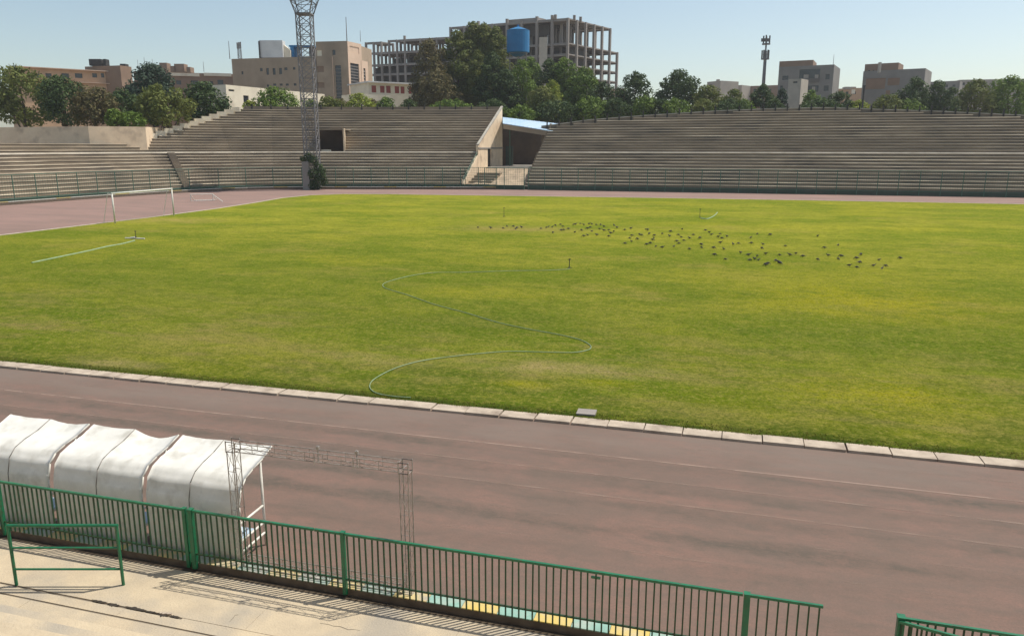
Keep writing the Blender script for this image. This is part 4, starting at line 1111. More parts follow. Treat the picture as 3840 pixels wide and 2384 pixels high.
# outside the photo's left edge and along the left
T('wide olive green tree at the far left, behind the boundary wall', 60, 250, -60, 200, 160, 'olive')
T('dark green tree left of the dry leaved tree at the far left', 210, 285, 130, 330, 150, 'dark')
T('olive brown tree with thin dry leaves at the left, before the orange brick flats', 350, 325, 255, 420, 140, 'brown')
T('tall dark bluish conifer like tree with a broad crown, before the brown flats', 560, 240, 460, 655, 160, 'blue', dens=1.2)
T('dark green tree filling the gap under the bluish tree', 445, 335, 385, 520, 148, 'dark')
T('big olive tree with yellowish leaves, right of the bluish tree', 590, 322, 500, 722, 141, 'olive')
T('low bright green bush on the left below the trees', 420, 408, 390, 470, 134, 'green', bottom=485, name='bush', cat='bush')
T('round bright green bush touching the olive tree', 490, 418, 450, 545, 134, 'green', bottom=485, name='bush', cat='bush')
T('dark rounded tree before the white walled yard', 755, 308, 675, 860, 158, 'dark', dens=1.2)
T('pale green shrubby tree before the white wall', 1020, 328, 945, 1125, 172, 'green', name='tree')
T('small yellowish bush at the left foot of the white wall', 935, 378, 900, 985, 170, 'light', name='bush', cat='bush')
T('dull green bush right of the floodlight mast', 1235, 362, 1175, 1310, 176, 'olive', name='bush', cat='bush')
T('yellow green bush before the beige tower block', 1345, 352, 1295, 1415, 176, 'light', name='bush', cat='bush')
T('green bush below the low red and white building', 1445, 366, 1395, 1490, 178, 'green', name='bush', cat='bush')
# centre
T('brown dry leaved tree at the left of the tall clump', 1605, 150, 1532, 1690, 200, 'brown', dens=.8)
T('greyish olive tree below the brown tree', 1640, 260, 1560, 1730, 192, 'brown', dens=.9)
T('tall olive tree left of the highest crown in the clump', 1712, 118, 1640, 1800, 203, 'olive', spire=.12)
T('highest tree of the clump with a pale olive crown', 1775, 86, 1700, 1860, 206, 'olive', spire=.1)
T('broad olive tree filling the top of the clump left of the tank', 1815, 93, 1745, 1905, 205, 'olive', seed=43, dens=1.2)
T('tall yellowish green tree beside the dark one in the clump', 1790, 190, 1745, 1850, 196, 'olive', spire=.1, seed=77)
T('tall olive tree just left of the blue water tank', 1860, 105, 1790, 1935, 203, 'olive', spire=.12, seed=41)
T('very dark green tree standing below the water tank', 1850, 200, 1775, 1925, 192, 'dark', spire=.12, dens=1.2)
T('dark green tree left of the water tower legs', 1895, 262, 1840, 1965, 188, 'dark', dens=1.2)
T('mid green tree behind the water tower legs', 1985, 215, 1905, 2040, 216, 'green', seed=15)
T('dark green tree right of the water tower legs', 2060, 225, 2000, 2140, 200, 'dark', seed=16)
T('leafy green tree before the upper legs of the water tower', 1955, 222, 1905, 2012, 190, 'green', seed=18, dens=.55)
T('olive yellow tree before the water tower base', 2030, 325, 1970, 2100, 182, 'olive', seed=19)
T('broad green tree before the concrete skeleton', 2115, 222, 2050, 2200, 197, 'green', seed=22)
T('light green tree low in the middle of the clump', 2070, 300, 2030, 2120, 190, 'light', seed=23, dens=.7)
T('wide green tree sloping down right of the clump', 2190, 255, 2110, 2265, 194, 'green', seed=29)
T('dark green tree at the right foot of the concrete skeleton', 2260, 308, 2185, 2330, 190, 'dark', seed=31)
T('low green tree behind the blue roof', 1950, 395, 1885, 2030, 176, 'green', seed=33, name='bush', cat='bush')
T('low dark tree behind the right end of the blue roof', 2095, 378, 2010, 2180, 178, 'dark', seed=34)
T('dull green tree above the left end of the right grandstand', 2215, 365, 2150, 2300, 178, 'green', seed=35)
# right
T('dark round tree right of the concrete skeleton', 2385, 272, 2312, 2455, 190, 'dark', seed=51, dens=1.2)
T('large dark tree with two rounded tops on the right', 2555, 263, 2460, 2632, 190, 'dark', seed=52, dens=1.2)
T('yellowish green tree right of the large dark tree', 2650, 318, 2600, 2730, 184, 'olive', seed=53)
T('low olive tree before the far pale houses', 2755, 335, 2700, 2800, 182, 'olive', seed=54)
T('low green tree under the round dark tree', 2420, 362, 2360, 2475, 176, 'green', seed=55)
T('green bush before the large dark tree', 2530, 372, 2470, 2600, 174, 'green', seed=56, name='bush', cat='bush')
T('dark low bush along the stand behind the railing posts', 2740, 372, 2660, 2810, 172, 'dark', seed=57, name='bush', cat='bush')
T('rounded dark tree below the telephone mast', 2862, 322, 2810, 2918, 184, 'dark', seed=58, dens=1.2)
T('bluish slender tree before the grey block of flats', 2935, 330, 2908, 2962, 180, 'blue', seed=59)
T('light green tree before the grey flats, right of the pale shaft', 3045, 340, 3005, 3100, 182, 'green', seed=60)
T('dark low tree at the right corner of the grey flats', 3150, 342, 3095, 3200, 182, 'dark', seed=61)
T('low dark hedge like bush on the right before the flats', 3080, 370, 3010, 3180, 174, 'dark', seed=62, name='bush', cat='bush')
T('pale green bush between the two grey buildings', 3225, 375, 3180, 3270, 174, 'light', seed=63, name='bush', cat='bush')
T('olive bush before the second grey building', 3330, 355, 3270, 3400, 176, 'olive', seed=64, name='bush', cat='bush')
T('tall dark tree before the right end of the second grey building', 3432, 292, 3365, 3500, 180, 'dark', seed=65)
T('dark tree cut by the right edge of the photo', 3525, 305, 3470, 3600, 182, 'dark', seed=66)
T('olive tree at the right end of the row', 3660, 300, 3590, 3740, 185, 'olive', seed=67)
T('broad green tree at the extreme right', 3790, 285, 3710, 3880, 185, 'green', seed=68)
T('low green bush beside the floodlight mast, above the parapet', 1165, 372, 1120, 1215, 178, 'green', bottom=455, name='bush', cat='bush', seed=1165)
T('dry brownish bush above the parapet, before the tower windows', 1275, 372, 1225, 1325, 179, 'brown', bottom=455, name='bush', cat='bush', seed=1275)
T('low brownish shrub above the parapet under the cream annex', 1400, 374, 1370, 1440, 180, 'brown', bottom=455, name='bush', cat='bush', seed=1400)
T('dark low shrub before the cream annex, left of the tall clump', 1530, 372, 1490, 1575, 180, 'dark', bottom=455, name='bush', cat='bush', seed=1530)
T('low bright green shrub along the parapet under the tall clump', 1690, 375, 1600, 1790, 178, 'green', bottom=455, name='bush', cat='bush', seed=1690)
T('dark low shrub along the parapet left of the cream wall top', 1850, 372, 1780, 1900, 178, 'dark', bottom=455, name='bush', cat='bush', seed=1850)
T('dark low bush filling the gap right of the concrete skeleton', 2310, 368, 2255, 2370, 176, 'dark', bottom=455, name='bush', cat='bush', seed=2310)
T('dark low bush between the round tree and the two topped tree', 2470, 372, 2430, 2520, 175, 'dark', bottom=455, name='bush', cat='bush', seed=2470)
T('olive low bush behind the stand railing, under the yellowish tree', 2640, 372, 2590, 2690, 175, 'olive', bottom=455, name='bush', cat='bush', seed=2640)
T('green low bush between the far pale houses and the telephone mast', 2790, 372, 2755, 2840, 174, 'green', bottom=455, name='bush', cat='bush', seed=2790)
T('dark low bush left of the pale shaft', 2905, 372, 2870, 2950, 176, 'dark', bottom=455, name='bush', cat='bush', seed=2905)
T('dark low bush under the orange far house', 3190, 380, 3165, 3225, 175, 'dark', bottom=455, name='bush', cat='bush', seed=3190)
T('green bush along the railing under the tall dark tree', 3410, 372, 3360, 3470, 176, 'green', bottom=455, name='bush', cat='bush', seed=3410)
# ivy round the mast foot
t = thing('ivy_bush', 'dark climbing ivy wrapped round the foot of the floodlight mast', 'ivy', (mx, my, 0))
rnd = random.Random(8); mb = MB(); bl2 = []
c0 = Vector((mx, my, 0))
for (dx, z, r) in ((.9, 1.2, 1.1), (1.6, 2.2, .9), (1.2, 3.6, .8), (.6, 4.8, .8), (-.3, 5.3, .8), (-1.3, 5.0, .5), (.4, 2.6, .9), (2.2, 1.4, .6), (.1, .8, .8), (1.9, 3.0, .6)):
    q = c0 + RGT * dx - FWD * rnd.uniform(1.0, 1.6); bl2.append((q.x, q.y, z, r, 1.0))
leaves(mb, rnd, bl2, 2600, .17); mb.build('foliage', M['ivy'], t)

# ------------------------------------------------------------------ buildings behind
def facade(mb, o, u, w, h, holes, depth=.25, m=0):
    """wall in the plane (u, up) from o, with real recesses for the holes [(u0, v0, u1, v1)]"""
    u = Vector(u).normalized(); o = Vector(o); nin = Vector((-u.y, u.x, 0))      # inwards, away from the viewer
    us = sorted({0, w, *[a for hh in holes for a in (hh[0], hh[2])]}); vs = sorted({0, h, *[a for hh in holes for a in (hh[1], hh[3])]})
    us = [a for a in us if 0 <= a <= w]; vs = [a for a in vs if 0 <= a <= h]
    pt = lambda a, b, d=0: o + u * a + UP * b + nin * d
    for i in range(len(us) - 1):
        for j in range(len(vs) - 1):
            cu, cv = (us[i] + us[i + 1]) / 2, (vs[j] + vs[j + 1]) / 2
            if any(a < cu < c and b < cv < d for a, b, c, d in holes): continue
            mb.face([pt(us[i], vs[j]), pt(us[i + 1], vs[j]), pt(us[i + 1], vs[j + 1]), pt(us[i], vs[j + 1])], m)
    for a, b, c, d in holes:
        for p, q in (((a, b), (a, d)), ((a, d), (c, d)), ((c, d), (c, b)), ((c, b), (a, b))):
            mb.face([pt(*p), pt(*q), pt(q[0], q[1], depth), pt(p[0], p[1], depth)], m)
def pane(root, o, u, hole, depth=.2, name='window', m=None, bars=0, fm=None):
    u = Vector(u).normalized(); nin = Vector((-u.y, u.x, 0)); a, b, c, d = hole; o = Vector(o)
    mb = MB(); mb.obox(o + u * (a + .004) + UP * (b + .004) + nin * depth, u * (c - a - .008), nin * .05, UP * (d - b - .008))
    w = mb.build(name, m or M['glass'], root)
    if bars:
        mb = MB()
        for k in range(1, bars + 1):
            z = b + (d - b) * k / (bars + 1); mb.obox(o + u * (a + .006) + UP * (z - .16) + nin * (depth - .06), u * (c - a - .012), nin * .055, UP * .32)
        mb.build('floor_band', fm or M['greyb'], w)
    return w
class Face:
    """front of a building between two image columns at distances D0 (left) and D1 (right); base on the ground"""
    def __init__(s, x0, D0, x1, D1, ytop):
        a, b = Q(x0, ytop, D0), Q(x1, ytop, D1); s.h = a.z; s.o = Vector((a.x, a.y, 0)); e = Vector((b.x, b.y, 0)) - s.o
        s.w = e.length; s.u = e.normalized(); s.n = Vector((-s.u.y, s.u.x, 0))
    def uv(s, px, py):
        r = ray(px, py); d = s.u; det = r[0] * -d.y + r[1] * d.x
        k = (s.o.x * -d.y + s.o.y * d.x) / det; t = (r[0] * s.o.y - r[1] * s.o.x) / det
        return t, H + r[2] * k
    def hole(s, x0, y0, x1, y1):
        a = s.uv(x0, y0); b = s.uv(x1, y1); return (a[0], b[1], b[0], a[1])
def block(f, root, depth, m, holes=[], roof=None, name='wall', z0=0, parapet=.5, win=True, bars=0, wm=None):
    mb = MB(); facade(mb, f.o + UP * z0, f.u, f.w, f.h - z0, [(a, b - z0, c, d - z0) for a, b, c, d in holes])
    A = f.o; B = f.o + f.u * f.w; Cc = B + f.n * depth; D = A + f.n * depth; up = lambda p, z: (p.x, p.y, z)
    for p, q in ((B, Cc), (Cc, D), (D, A)): mb.face([up(p, z0), up(q, z0), up(q, f.h), up(p, f.h)])
    e = .3                                                   # parapet round a sunk roof
    i_ = [A + f.u * e + f.n * e, B - f.u * e + f.n * e, Cc - f.u * e - f.n * e, D + f.u * e - f.n * e]; o_ = [A, B, Cc, D]
    for k in range(4):
        j = (k + 1) % 4
        mb.face([up(o_[k], f.h), up(o_[j], f.h), up(i_[j], f.h), up(i_[k], f.h)]); mb.face([up(i_[k], f.h), up(i_[j], f.h), up(i_[j], f.h - parapet), up(i_[k], f.h - parapet)])
    w = mb.build(name, m, root)
    mb = MB(); mb.face([up(p, f.h - parapet) for p in i_]); mb.build('roof', roof or M['greyb'], root)
    if win:
        for hh in holes: pane(root, f.o, f.u, hh, bars=bars, m=wm)
    return w
def bldg(label, x0, D0, x1, D1, ytop, depth, m, wins, name='building', cat='building', group=None, **k):
    f = Face(x0, D0, x1, D1, ytop); c = f.o + f.u * f.w / 2 + f.n * depth / 2
    t = thing(name, label, cat, (c.x, c.y, 0), group); block(f, t, depth, m, [f.hole(*w) for w in wins], **k); return t, f
def box_on(root, x0, x1, y0, y1, D, depth, m, name):
    a, b, c = Q(x0, y1, D), Q(x1, y1, D), Q(x0, y0, D); mb = MB(); mb.obox(a, Vector((b.x - a.x, b.y - a.y, 0)), FWD * depth, (0, 0, c.z - a.z)); return mb.build(name, m, root)
def rod(px, y0, y1, D, r, label, name='antenna_mast', cat='antenna', arms=0):
    a, b = Q(px, y1, D), Q(px, y0, D); t = thing(name, label, cat, a); mb = MB(); mb.tube(a, (a.x, a.y, b.z), r, 6, r2=r * .6); mb.build('pole', M['steel'], t)
    if arms:
        mb = MB()
        for i in range(arms):
            z = a.z + (b.z - a.z) * (.95 - i * .8 / arms); mb.tube(Vector((a.x, a.y, z)) - RGT * r * 4, Vector((a.x, a.y, z)) + RGT * r * 4, r * .5, 4)
        mb.build('crossarm', M['steel'], t)
    return t

# orange brick flats, far left
t, f = bldg('orange brick block of flats with pale balcony bands at the far left', 60, 210, 448, 226, 248, 16, M['brick'],
            [(345, 275, 365, 292), (378, 275, 392, 292), (345, 328, 366, 343), (382, 330, 398, 345), (230, 275, 260, 294), (280, 275, 310, 294), (230, 328, 262, 345), (290, 328, 318, 345), (120, 275, 150, 294), (170, 275, 195, 294)])
for y in (252, 298):
    a, b = f.uv(70, y), f.uv(446 if y < 260 else 412, y + 18); mb = MB(); mb.obox(f.o + f.u * a[0] + UP * b[1] - f.n * 1.0, f.u * (b[0] - a[0]), f.n * .99, UP * (a[1] - b[1])); mb.build('balcony', M['pink'], t)
mb = MB(); a = f.uv(425, 290); mb.obox(f.o + f.u * a[0] - f.n * .9 + UP * 2, f.u * 1.5, f.n * .88, UP * (f.uv(425, 290)[1] - 2)); mb.build('white_stair_panel', M['whitewall'], t)
for x0, x1, y in ((335, 380, 222), (388, 398, 222), (450, 470, 240)): box_on(t, x0, x1, y, 250 if x0 > 440 else 247, 224, 2, M['dark'], 'roof_cooler')
t, f = bldg('blank brown brick stair tower beside the orange flats', 450, 222, 492, 226, 246, 12, M['brickd'], [], name='tower', cat='tower')
t, f = bldg('long low brown block of flats with a pale eaves band, behind the bluish tree', 500, 252, 895, 262, 268, 14, M['brickd'],
            [(660, 302, 680, 318), (715, 302, 745, 320), (780, 305, 800, 320), (815, 300, 838, 318), (560, 302, 585, 320), (610, 302, 635, 318)])
for x0, x1 in ((640, 748), (764, 868)):
    a, b = f.uv(x0, 274), f.uv(x1, 288); mb = MB(); mb.obox(f.o + f.u * a[0] + UP * b[1] - f.n * .5, f.u * (b[0] - a[0]), f.n * .48, UP * (a[1] - b[1])); mb.build('eaves_band', M['whitewall'], t)
for x0, x1, y0 in ((560, 600, 244), (640, 660, 248), (655, 692, 240), (700, 715, 252), (600, 628, 236)): box_on(t, x0, x1, y0, 272, 262, 3, M['brickd'], 'roof_hut')
for px, y0 in ((520, 225), (575, 222), (765, 232), (545, 215)): rod(px, y0, 270, 262, .09, {520: 'thin aerial on the flats roof left of the bluish tree', 575: 'thin aerial rising right above the bluish tree', 765: 'short aerial over the middle of the long brown flats', 545: 'tallest thin aerial above the bluish tree'}[px])

# big beige building with tower
bb = thing('beige_building', 'large beige brick hall with a stone corner tower and rooftop plant', 'building', Q(1150, 300, 236) * 1.0, None)
WL[bb] = Vector(bb.location); bb.location.z = 0; WL[bb].z = 0
f = Face(868, 233, 1182, 226.5, 222)
hs = [f.hole(*w) for w in ((975, 256, 985, 268), (998, 256, 1009, 281), (1022, 256, 1034, 281), (1046, 256, 1058, 279), (1066, 254, 1078, 264), (1098, 252, 1108, 262), (905, 268, 913, 280),
                           (1000, 318, 1010, 326), (1024, 314, 1036, 322), (1048, 314, 1060, 322), (1071, 314, 1083, 322), (1101, 313, 1112, 322))]
block(f, bb, 22, M['beige'], hs)
f = Face(1183, 226.5, 1302, 225, 157)
hs = [f.hole(*w) for w in ((1189, 249, 1215, 271), (1192, 310, 1217, 330), (1246, 188, 1258, 207), (1187, 189, 1207, 211), (1256, 246, 1284, 376))]
mb_h = hs[:4]; block(f, bb, 20, M['beige'], hs, win=False)
for i, hh in enumerate(hs):
    pane(bb, f.o, f.u, hh, m=(M['brickd'] if i < 2 else M['whitewall'] if i == 3 else None), bars=9 if i == 4 else 0, fm=M['greyd'], name='window' if i != 3 else 'white_panel')
a = f.hole(1246, 213, 1256, 376); mb = MB(); mb.obox(f.o + f.u * a[0] + UP * a[1] - f.n * .35, f.u * (a[2] - a[0] - .01), f.n * .34, UP * (a[3] - a[1])); mb.build('pilaster', M['pink'], bb)
tw0 = Q(1302, 157, 225); tw1 = Q(1353, 163, 231.5)
f = Face(1302.5, 225, 1354, 231.5, 155)
hs = [f.hole(1313, 236, 1350, 350), f.hole(1311, 172, 1347, 204)]
block(f, bb, 9, M['pink'], hs, win=False)
pane(bb, f.o, f.u, hs[0], bars=9, fm=M['greyd']); pane(bb, f.o, f.u, hs[1], m=M['pink'], depth=.15, name='stone_panel')
f = Face(1354.5, 231.0, 1379, 234.8, 227); hs = [f.hole(1363, 256, 1374, 350)]
block(f, bb, 8, M['pink'], hs, bars=7)
box_on(bb, 975, 1062, 152, 216, 236, 3, M['whitesheet'], 'roof_screen'); box_on(bb, 972, 976, 155, 219, 235.5, 4, M['dark'], 'screen_post')
mb = MB(); a, b, c = Q(1062, 216, 237), Q(1090, 216, 237), Q(1063, 168, 237); mb.extrude([a, b, (b.x, b.y, a.z + 2), c], FWD * 2); mb.build('white_gable', M['whitewall'], bb)
box_on(bb, 1083, 1178, 170, 176, 238, 4, M['tank'], 'blue_canopy'); box_on(bb, 1090, 1103, 176, 214, 238, 3, M['tank'], 'blue_tank'); box_on(bb, 1160, 1180, 176, 214, 239, 3, M['greyd'], 'plant_box'); box_on(bb, 1104, 1128, 182, 216, 242, 3, M['bluesheet'], 'pale_tank')
rod(862, 155, 222, 234, .12, 'slender aerial at the left corner of the beige hall roof'); rod(1301, 65, 155, 228, .14, 'tall thin aerial on top of the stone tower'); rod(1352, 115, 157, 231, .08, 'short thin aerial at the right edge of the stone tower')
a, b = Q(900, 220, 236), Q(900, 160, 236); t = thing('antenna_mast', 'lattice antenna with panel aerials on the beige hall roof', 'antenna', a)
mb = MB(); lattice(mb, a.x, a.y, a.z, b.z, .9, .7, 5, .06); mb.build('lattice', M['steel'], t)
for k in range(3):
    mb = MB(); q = Vector((a.x, a.y, b.z - 1.8 + k * .1)) + RGT * (-.55 + k * .5); mb.obox(q - FWD * .5, RGT * .3, FWD * .15, UP * 1.7); mb.build('panel_aerial', M['greyb'], t)
# white walled yard building
t, f = bldg('low whitewashed building with a small dark door, before the beige hall', 846, 178, 1215, 210, 318, 10, M['whitewall'], [(857, 335, 879, 344), (912, 358, 934, 390)], win=True)
# low hall with white roof and red window panels
t, f = bldg('low hall with white sheet roof and dark red window bays beside the stone tower', 1381, 212, 1602, 222, 306, 12, M['whitewall'],
            [(1393, 321, 1412, 348), (1425, 322, 1443, 349), (1448, 322, 1466, 350), (1480, 324, 1498, 351), (1502, 325, 1518, 352), (1532, 326, 1545, 353), (1565, 328, 1580, 354)], wm=M['red'])
mb = MB(); mb.obox(f.o - f.u * .5 - f.n * 1.2 + UP * (f.h - .3), f.u * (f.w + 1), f.n * 14, UP * .35 + f.n * 0); mb.build('roof_sheet', M['whitesheet'], t)
t, f = bldg('low cream annex with a pale flat roof below the red windowed hall', 1330, 196, 1520, 204, 352, 8, M['whitewall'], [(1440, 366, 1460, 384)])

# raw concrete skeletons
def skeleton(root, O, a, na, b, nb, levels, colw=.75, skip=lambda i, j, k: False, slab=.38):
    a, b = Vector(a), Vector(b)
    for li, (z, i0, i1, j0, j1) in enumerate(levels):
        mb = MB(); o = O + a * i0 + b * j0; mb.obox((o.x, o.y, z - slab) , a * (i1 - i0), b * (j1 - j0), UP * slab); mb.build('floor_slab', M['frame'], root)
        mb = MB()
        for j in range(j0, j1 + 1):
            q = O + a * i0 + b * j; mb.obox(Vector((q.x, q.y, z - .8)) - b.normalized() * .2, a * (i1 - i0), b.normalized() * .4, UP * (.8 - slab - .003))
        mb.build('beams', M['frame'], root)
    for i in range(na + 1):
        for j in range(nb + 1):
            tops = [z for z, i0, i1, j0, j1 in levels if i0 <= i <= i1 and j0 <= j <= j1]
            if not tops or skip(i, j, 0): continue
            q = O + a * i + b * j; ua, ub = a.normalized() * colw, b.normalized() * colw
            mb = MB(); mb.obox(Vector((q.x, q.y, 0)) - ua * .5 - ub * .5, ua, ub, UP * (max(tops) + (rnd.choice((0, 0, 0, 1.2)) if j == 0 else 0))); mb.build('column', M['frame'], root)
rnd = random.Random(21)
Dc = 268.0
O = Q(2130, 68, Dc); zr = O.z; O = Vector((O.x, O.y, 0))
Lend, Rend = Q(1690, 95, Dc * 1.075), Q(2288, 112, Dc * 1.085)
aL = (Vector((Lend.x, Lend.y, 0)) - O) / 8; bR = (Vector((Rend.x, Rend.y, 0)) - O) / 5
sk = thing('concrete_skeleton', 'huge unfinished concrete frame building with open floors, highest on the skyline', 'building', (O.x, O.y, 0), 'unfinished concrete frame buildings')
zl = [Q(2130, y, Dc).z for y in (160, 201, 241, 281, 321)]
lv = [(zr, 0, 8, 0, 5)] + [(z, 0, 8, 0, 6) for z in zl] + [(zl[-1] - 3.75 * k, 0, 8, 0, 6) for k in (1, 2, 3, 4)]
skeleton(sk, O, aL, 8, bR, 6, lv)
mb = MB()                                                     # inner block walls, back from the open edge
for k, z in enumerate([zl[0], zl[1], zl[2], zl[3]]):
    o = O + aL * 2.2 + bR * 1.0; mb.obox((o.x, o.y, z - 3.7 + .02), aL * 5.5, bR.normalized() * .3, UP * 2.85)
    o = O + aL * .9 + bR * 1.0; mb.obox((o.x, o.y, z - 3.7 + .02), aL * .9, bR.normalized() * .3, UP * 2.85)
    o = O + aL * 2.2 + bR * 1.1; mb.obox((o.x, o.y, z - 3.7 + .02), bR * 2.4, aL.normalized() * .3, UP * 2.85)
    o = O + aL * .45 + bR * 1.0; mb.obox((o.x, o.y, z - 3.7 + .02), bR * 1.6, aL.normalized() * .3, UP * 2.85)
o = O + aL * 1.6 + bR * .7; mb.obox((o.x, o.y, zl[0] + 3.2), aL * 6.4, bR.normalized() * .3, UP * (zr - zl[0] - 4.1))
o = O + aL * 2.4 + bR * 1.4; mb.obox((o.x, o.y, zl[0] + .02), aL * 5.4, bR.normalized() * .3, UP * (zr - zl[0] - .85))
mb.build('block_wall', M['block'], sk)
Ls = Q(2052, 135, Dc * 1.0); mb = MB(); q0, q1 = Q(2022, 240, Dc - 3.5), Q(2052, 240, Dc - 3.5); q2 = Q(2022, 140, Dc - 3.5)
mb.obox((q0.x, q0.y, 12), Vector((q1.x - q0.x, q1.y - q0.y, 0)), FWD * 2.5, UP * (q2.z - 12)); mb.build('pale_shaft', M['lift'], sk)
for px, y in ((2092, 56), (2157, 51), (2192, 64)):
    q = O + (bR * (.7 if px == 2157 else 1.4) if px > 2130 else aL * .8); mb = MB(); z1 = Q(px, y, Dc).z
    mb.obox((q.x - .4, q.y - .4, zr - .1), (.8, 0, 0), (0, .8, 0), UP * max(1.4, z1 - zr)); mb.build('column_stub', M['frame'], sk)
mb = MB(); o = O + aL * 2.0 + bR * .15; mb.obox((o.x, o.y, zr), aL * 2.0, bR * .8, UP * 1.0); mb.build('roof_upstand', M['frame'], sk)
Dl = 285.0
O2 = Q(1700, 138, Dl); z2 = O2.z; O2 = Vector((O2.x, O2.y, 0)); e = Q(1372, 152, Dl * 1.045); a2 = (Vector((e.x, e.y, 0)) - O2) / 11; b2 = Vector((bR.x, bR.y, 0)).normalized() * 6
s2 = thing('concrete_skeleton', 'lower unfinished concrete frame behind the brown tree, left of the tall skeleton', 'building', (O2.x, O2.y, 0), 'unfinished concrete frame buildings')
zz = [Q(1560, y, Dl * 1.02).z for y in (190, 236, 272, 308)]
skeleton(s2, O2, a2, 11, b2, 3, [(z2, 0, 8, 0, 2), (Q(1390, 158, Dl * 1.04).z, 9, 11, 0, 1), (zz[0], 0, 11, 0, 3), (zz[1], 0, 11, 0, 3), (zz[2], 0, 11, 0, 3), (zz[3], 0, 11, 0, 3)], colw=.6, skip=lambda i, j, k: i in (1, 3, 5) and j == 0)
mb = MB()
for k in (1, 2, 3):
    o = O2 + a2 * .3 + b2 * .6; mb.obox((o.x, o.y, zz[k] - 3.4), a2 * 10.6, b2.normalized() * .3, UP * (3.0 if k > 1 else 2.5))
o = O2 + a2 * .3 + b2 * 1.2
for i in (0, 1.6, 3.2, 4.6, 6.0, 7.6): q = o + a2 * i; mb.obox((q.x, q.y, zz[1] + .02), a2 * 1.25, b2.normalized() * .3, UP * 2.6)
mb.build('block_wall', M['block'], s2)

# water tower
Dw = 196.0; a = Q(1943, 107, Dw); bq = Q(1943, 198, Dw); rw = (1984 - 1903) / 2 * Dw / F
wt = thing('water_tower', 'bright blue cylindrical water tank on a slender steel tower among the trees', 'water tower', (a.x, a.y, 0))
mb = MB(); mb.tube((a.x, a.y, bq.z), (a.x, a.y, a.z - .5), rw, 28); mb.tube((a.x, a.y, a.z - .5), (a.x, a.y, a.z + .35), rw * 1.02, 28, r2=.25); mb.tube((a.x, a.y, bq.z - .9), (a.x, a.y, bq.z), rw * .35, 20, r2=rw * .99)
mb.tube((a.x, a.y, a.z + .3), (a.x, a.y, a.z + .8), .25, 8); mb.build('tank', M['tank'], wt)
mb = MB(); n = 7; hw = 2.0
for k in range(4):
    sx, sy = ((-1, -1), (1, -1), (1, 1), (-1, 1))[k]; tx, ty = ((-1, -1), (1, -1), (1, 1), (-1, 1))[(k + 1) % 4]
    c0 = Vector((a.x, a.y, 0)) + RGT * hw * sx + FWD * hw * sy; c1 = Vector((a.x, a.y, 0)) + RGT * hw * tx + FWD * hw * ty
    mb.tube(c0, c0 + UP * (bq.z - .2), .11, 6)
    for i in range(n + 1):
        z = (bq.z - .3) * i / n; mb.tube(c0 + UP * z, c1 + UP * z, .08, 4, cap=False)
        if i < n: mb.tube(c0 + UP * z, c1 + UP * (z + (bq.z - .3) / n), .05, 4, cap=False)
mb.build('tower_legs', M['frame'], wt)
mb = MB(); q = Vector((a.x, a.y, 0)); mb.tube(q, q + UP * bq.z, .16, 6); mb.build('riser_pipe', M['coping'], wt)

# telephone mast on the right
Dm = 240.0; a = Q(2862, 330, Dm); b = Q(2864, 138, Dm)
tm = thing('telephone_mast', 'slim grey telephone mast with aerial clusters rising above the trees on the right', 'mast', (a.x, a.y, 0))
mb = MB(); mb.tube((a.x, a.y, 0), (a.x, a.y, b.z - 4), .75, 10, r2=.42); mb.tube((a.x, a.y, b.z - 4), (a.x, a.y, b.z), .25, 8); mb.build('pole', M['steel'], tm)
for y, k in ((150, 3), (205, 5)):
    z = Q(2862, y, Dm).z
    for i in range(k):
        an = 2 * PI * i / k + .4; mb = MB(); q = Vector((a.x + math.cos(an) * 1.0, a.y + math.sin(an) * 1.0, z))
        mb.box(q.x - .2, q.y - .2, z - 1.4, q.x + .2, q.y + .2, z + 1.2); mb.tube((a.x, a.y, z), q, .07, 4); mb.build('panel_aerial', M['greyd'], tm)
for y in (166, 222):
    z = Q(2862, y, Dm).z; mb = MB(); mb.tube((a.x, a.y, z - .15), (a.x, a.y, z + .15), 1.2, 12); mb.build('ring_platform', M['steel'], tm)
mb = MB(); z = Q(2862, 157, Dm).z; mb.obox(Vector((a.x, a.y, z)) - RGT * 1.5 - FWD * .2, RGT * 2.6, FWD * .4, UP * .9); mb.build('aerial_arm', M['greyd'], tm)

# grey blocks on the right
t, f = bldg('grey block of flats with dark open balconies and a brown roof storey', 2922, 229, 3128, 222, 252, 14, M['greyb'],
            [(2999, 262, 3072, 308), (3030, 322, 3068, 345), (2934, 285, 2955, 300), (3096, 279, 3110, 298), (3090, 322, 3106, 341), (2926, 322, 2934, 345)])
f2 = Face(2923, 232.5, 3050, 228.5, 231); block(f2, t, 10, M['brickd'], [])
f3 = Face(3076, 224, 3129, 222.3, 247); mb = MB(); mb.obox(f3.o + f3.n * .6 + UP * (f.h - .5), f3.u * f3.w * .98, f3.n * 8, UP * (f3.h - f.h + .5)); mb.build('roof_storey', M['greyb'], t)
for hx in ((3014, 281, 3031, 300), (3056, 281, 3068, 300), (3045, 326, 3056, 343)):
    hh = f.hole(*hx); mb = MB(); mb.obox(f.o + f.u * hh[0] + UP * hh[1] + f.n * .06, f.u * (hh[2] - hh[0]), f.n * .1, UP * (hh[3] - hh[1])); mb.build('balcony_door', M['paleb'], t)
hh = f.hole(2999, 288, 3072, 308); mb = MB(); mb.obox(f.o + f.u * hh[0] + UP * hh[1] - f.n * .3, f.u * (hh[2] - hh[0]), f.n * .2, UP * 1.0); mb.build('balcony_rail', M['greyd'], t)
rod(3124, 205, 248, 226, .08, 'thin aerial on the right corner of the grey flats')
t, f = bldg('pale concrete shaft like building before the grey flats', 2957, 199, 3005, 197, 298, 5, M['lift'], [(2974, 306, 2990, 312)], name='tower', cat='tower')
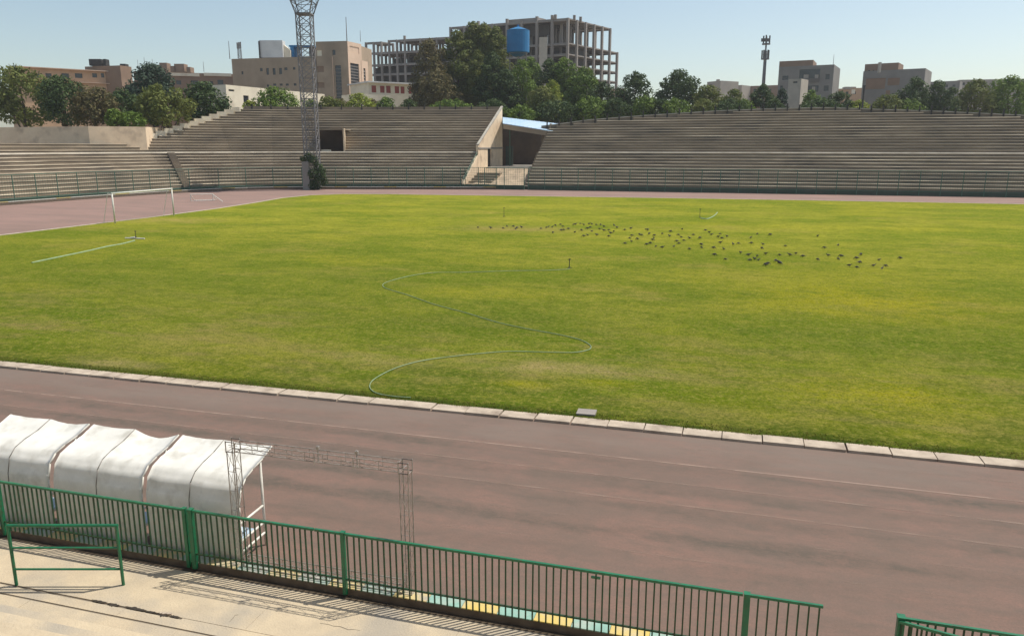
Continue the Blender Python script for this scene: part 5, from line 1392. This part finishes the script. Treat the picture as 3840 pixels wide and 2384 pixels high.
t, f = bldg('second grey building with large dark shutters and a brown roof storey, at the right', 3238, 233, 3470, 224, 268, 14, M['greyb'],
            [(3248, 296, 3318, 334), (3330, 294, 3372, 320), (3250, 258 + 10, 3252, 270), (3322, 340, 3336, 362)], wm=M['brickd'])
f2 = Face(3244, 236, 3370, 231, 242); block(f2, t, 9, M['brickd'], [f2.hole(3256, 264, 3262, 272), f2.hole(3272, 264, 3278, 272)])
box_on(t, 3296, 3303, 234, 272, 226, 1, M['lift'], 'chimney')
a = Q(3234, 400, 168); b = Q(3234, 325, 168); p_ = thing('lamp_post', 'plain dark pole standing behind the railing between the two grey buildings', 'pole', (a.x, a.y, 0)); mb = MB(); mb.tube((a.x, a.y, 0), (a.x, a.y, b.z), .22, 8, r2=.18); mb.build('pole', M['dark'], p_)
mb = MB(); mb.tube((a.x, a.y, b.z), (a.x, a.y, b.z + .2), .3, 8); mb.build('cap', M['dark'], p_)
# pale far houses
for (x0, x1, y, m_, lab, D) in ((2652, 2702, 308, 'paleb', 'pale far house with a square roof block, right of the large dark tree', 320), (2704, 2782, 324, 'paleb', 'long pale far house behind the low olive tree', 330),
                                (2790, 2925, 324, 'brickd', 'low brown far house behind the telephone mast', 330), (3135, 3240, 334, 'brick', 'orange brick far house between the two grey buildings', 320),
                                (3480, 3600, 308, 'greyb', 'grey far house at the right edge of the photo', 290), (3600, 3900, 300, 'paleb', 'long pale far house beyond the right end of the stand', 300),
                                (2300, 2345, 332, 'brick', 'small orange brick far house at the foot of the concrete skeleton', 330)):
    n = max(1, int((x1 - x0) / 30)); wins = [(x0 + 8 + i * 28, y + 10, x0 + 18 + i * 28, y + 20) for i in range(n) if x0 + 18 + i * 28 < x1 - 4]
    t, f = bldg(lab, x0, D * (1.02 if x0 > 2500 else 1), x1, D, y, 10, M[m_], wins, name='house', cat='house', group='far houses')
    if x0 == 2652: box_on(t, 2690, 2699, 298, 309, 322, 2, M['paleb'], 'chimney')
    if x0 == 2704: box_on(t, 2758, 2766, 308, 326, 332, 2, M['greyb'], 'chimney')
    if x0 == 3135: box_on(t, 3194, 3206, 336, 352, 319, .5, M['whitewall'], 'sign_panel'); box_on(t, 3170, 3210, 326, 335, 323, 3, M['paleb'], 'roof_hut')

# ------------------------------------------------------------------ thin summer haze
mb = MB(); mb.box(-1300, -400, -1.2, 1300, 1600, 62)
hz = mb.build('haze', bpy.data.materials.new('haze_air')); stuff(hz)
hm = hz.data.materials[0]; hm.use_nodes = True; hm.node_tree.nodes.clear()
ho = hm.node_tree.nodes.new('ShaderNodeOutputMaterial'); hv = hm.node_tree.nodes.new('ShaderNodeVolumePrincipled')
hv.inputs['Color'].default_value = (0.92, 0.95, 1.0, 1); hv.inputs['Density'].default_value = 0.00022; hv.inputs['Anisotropy'].default_value = 0.3
hm.node_tree.links.new(hv.outputs[0], ho.inputs['Volume'])
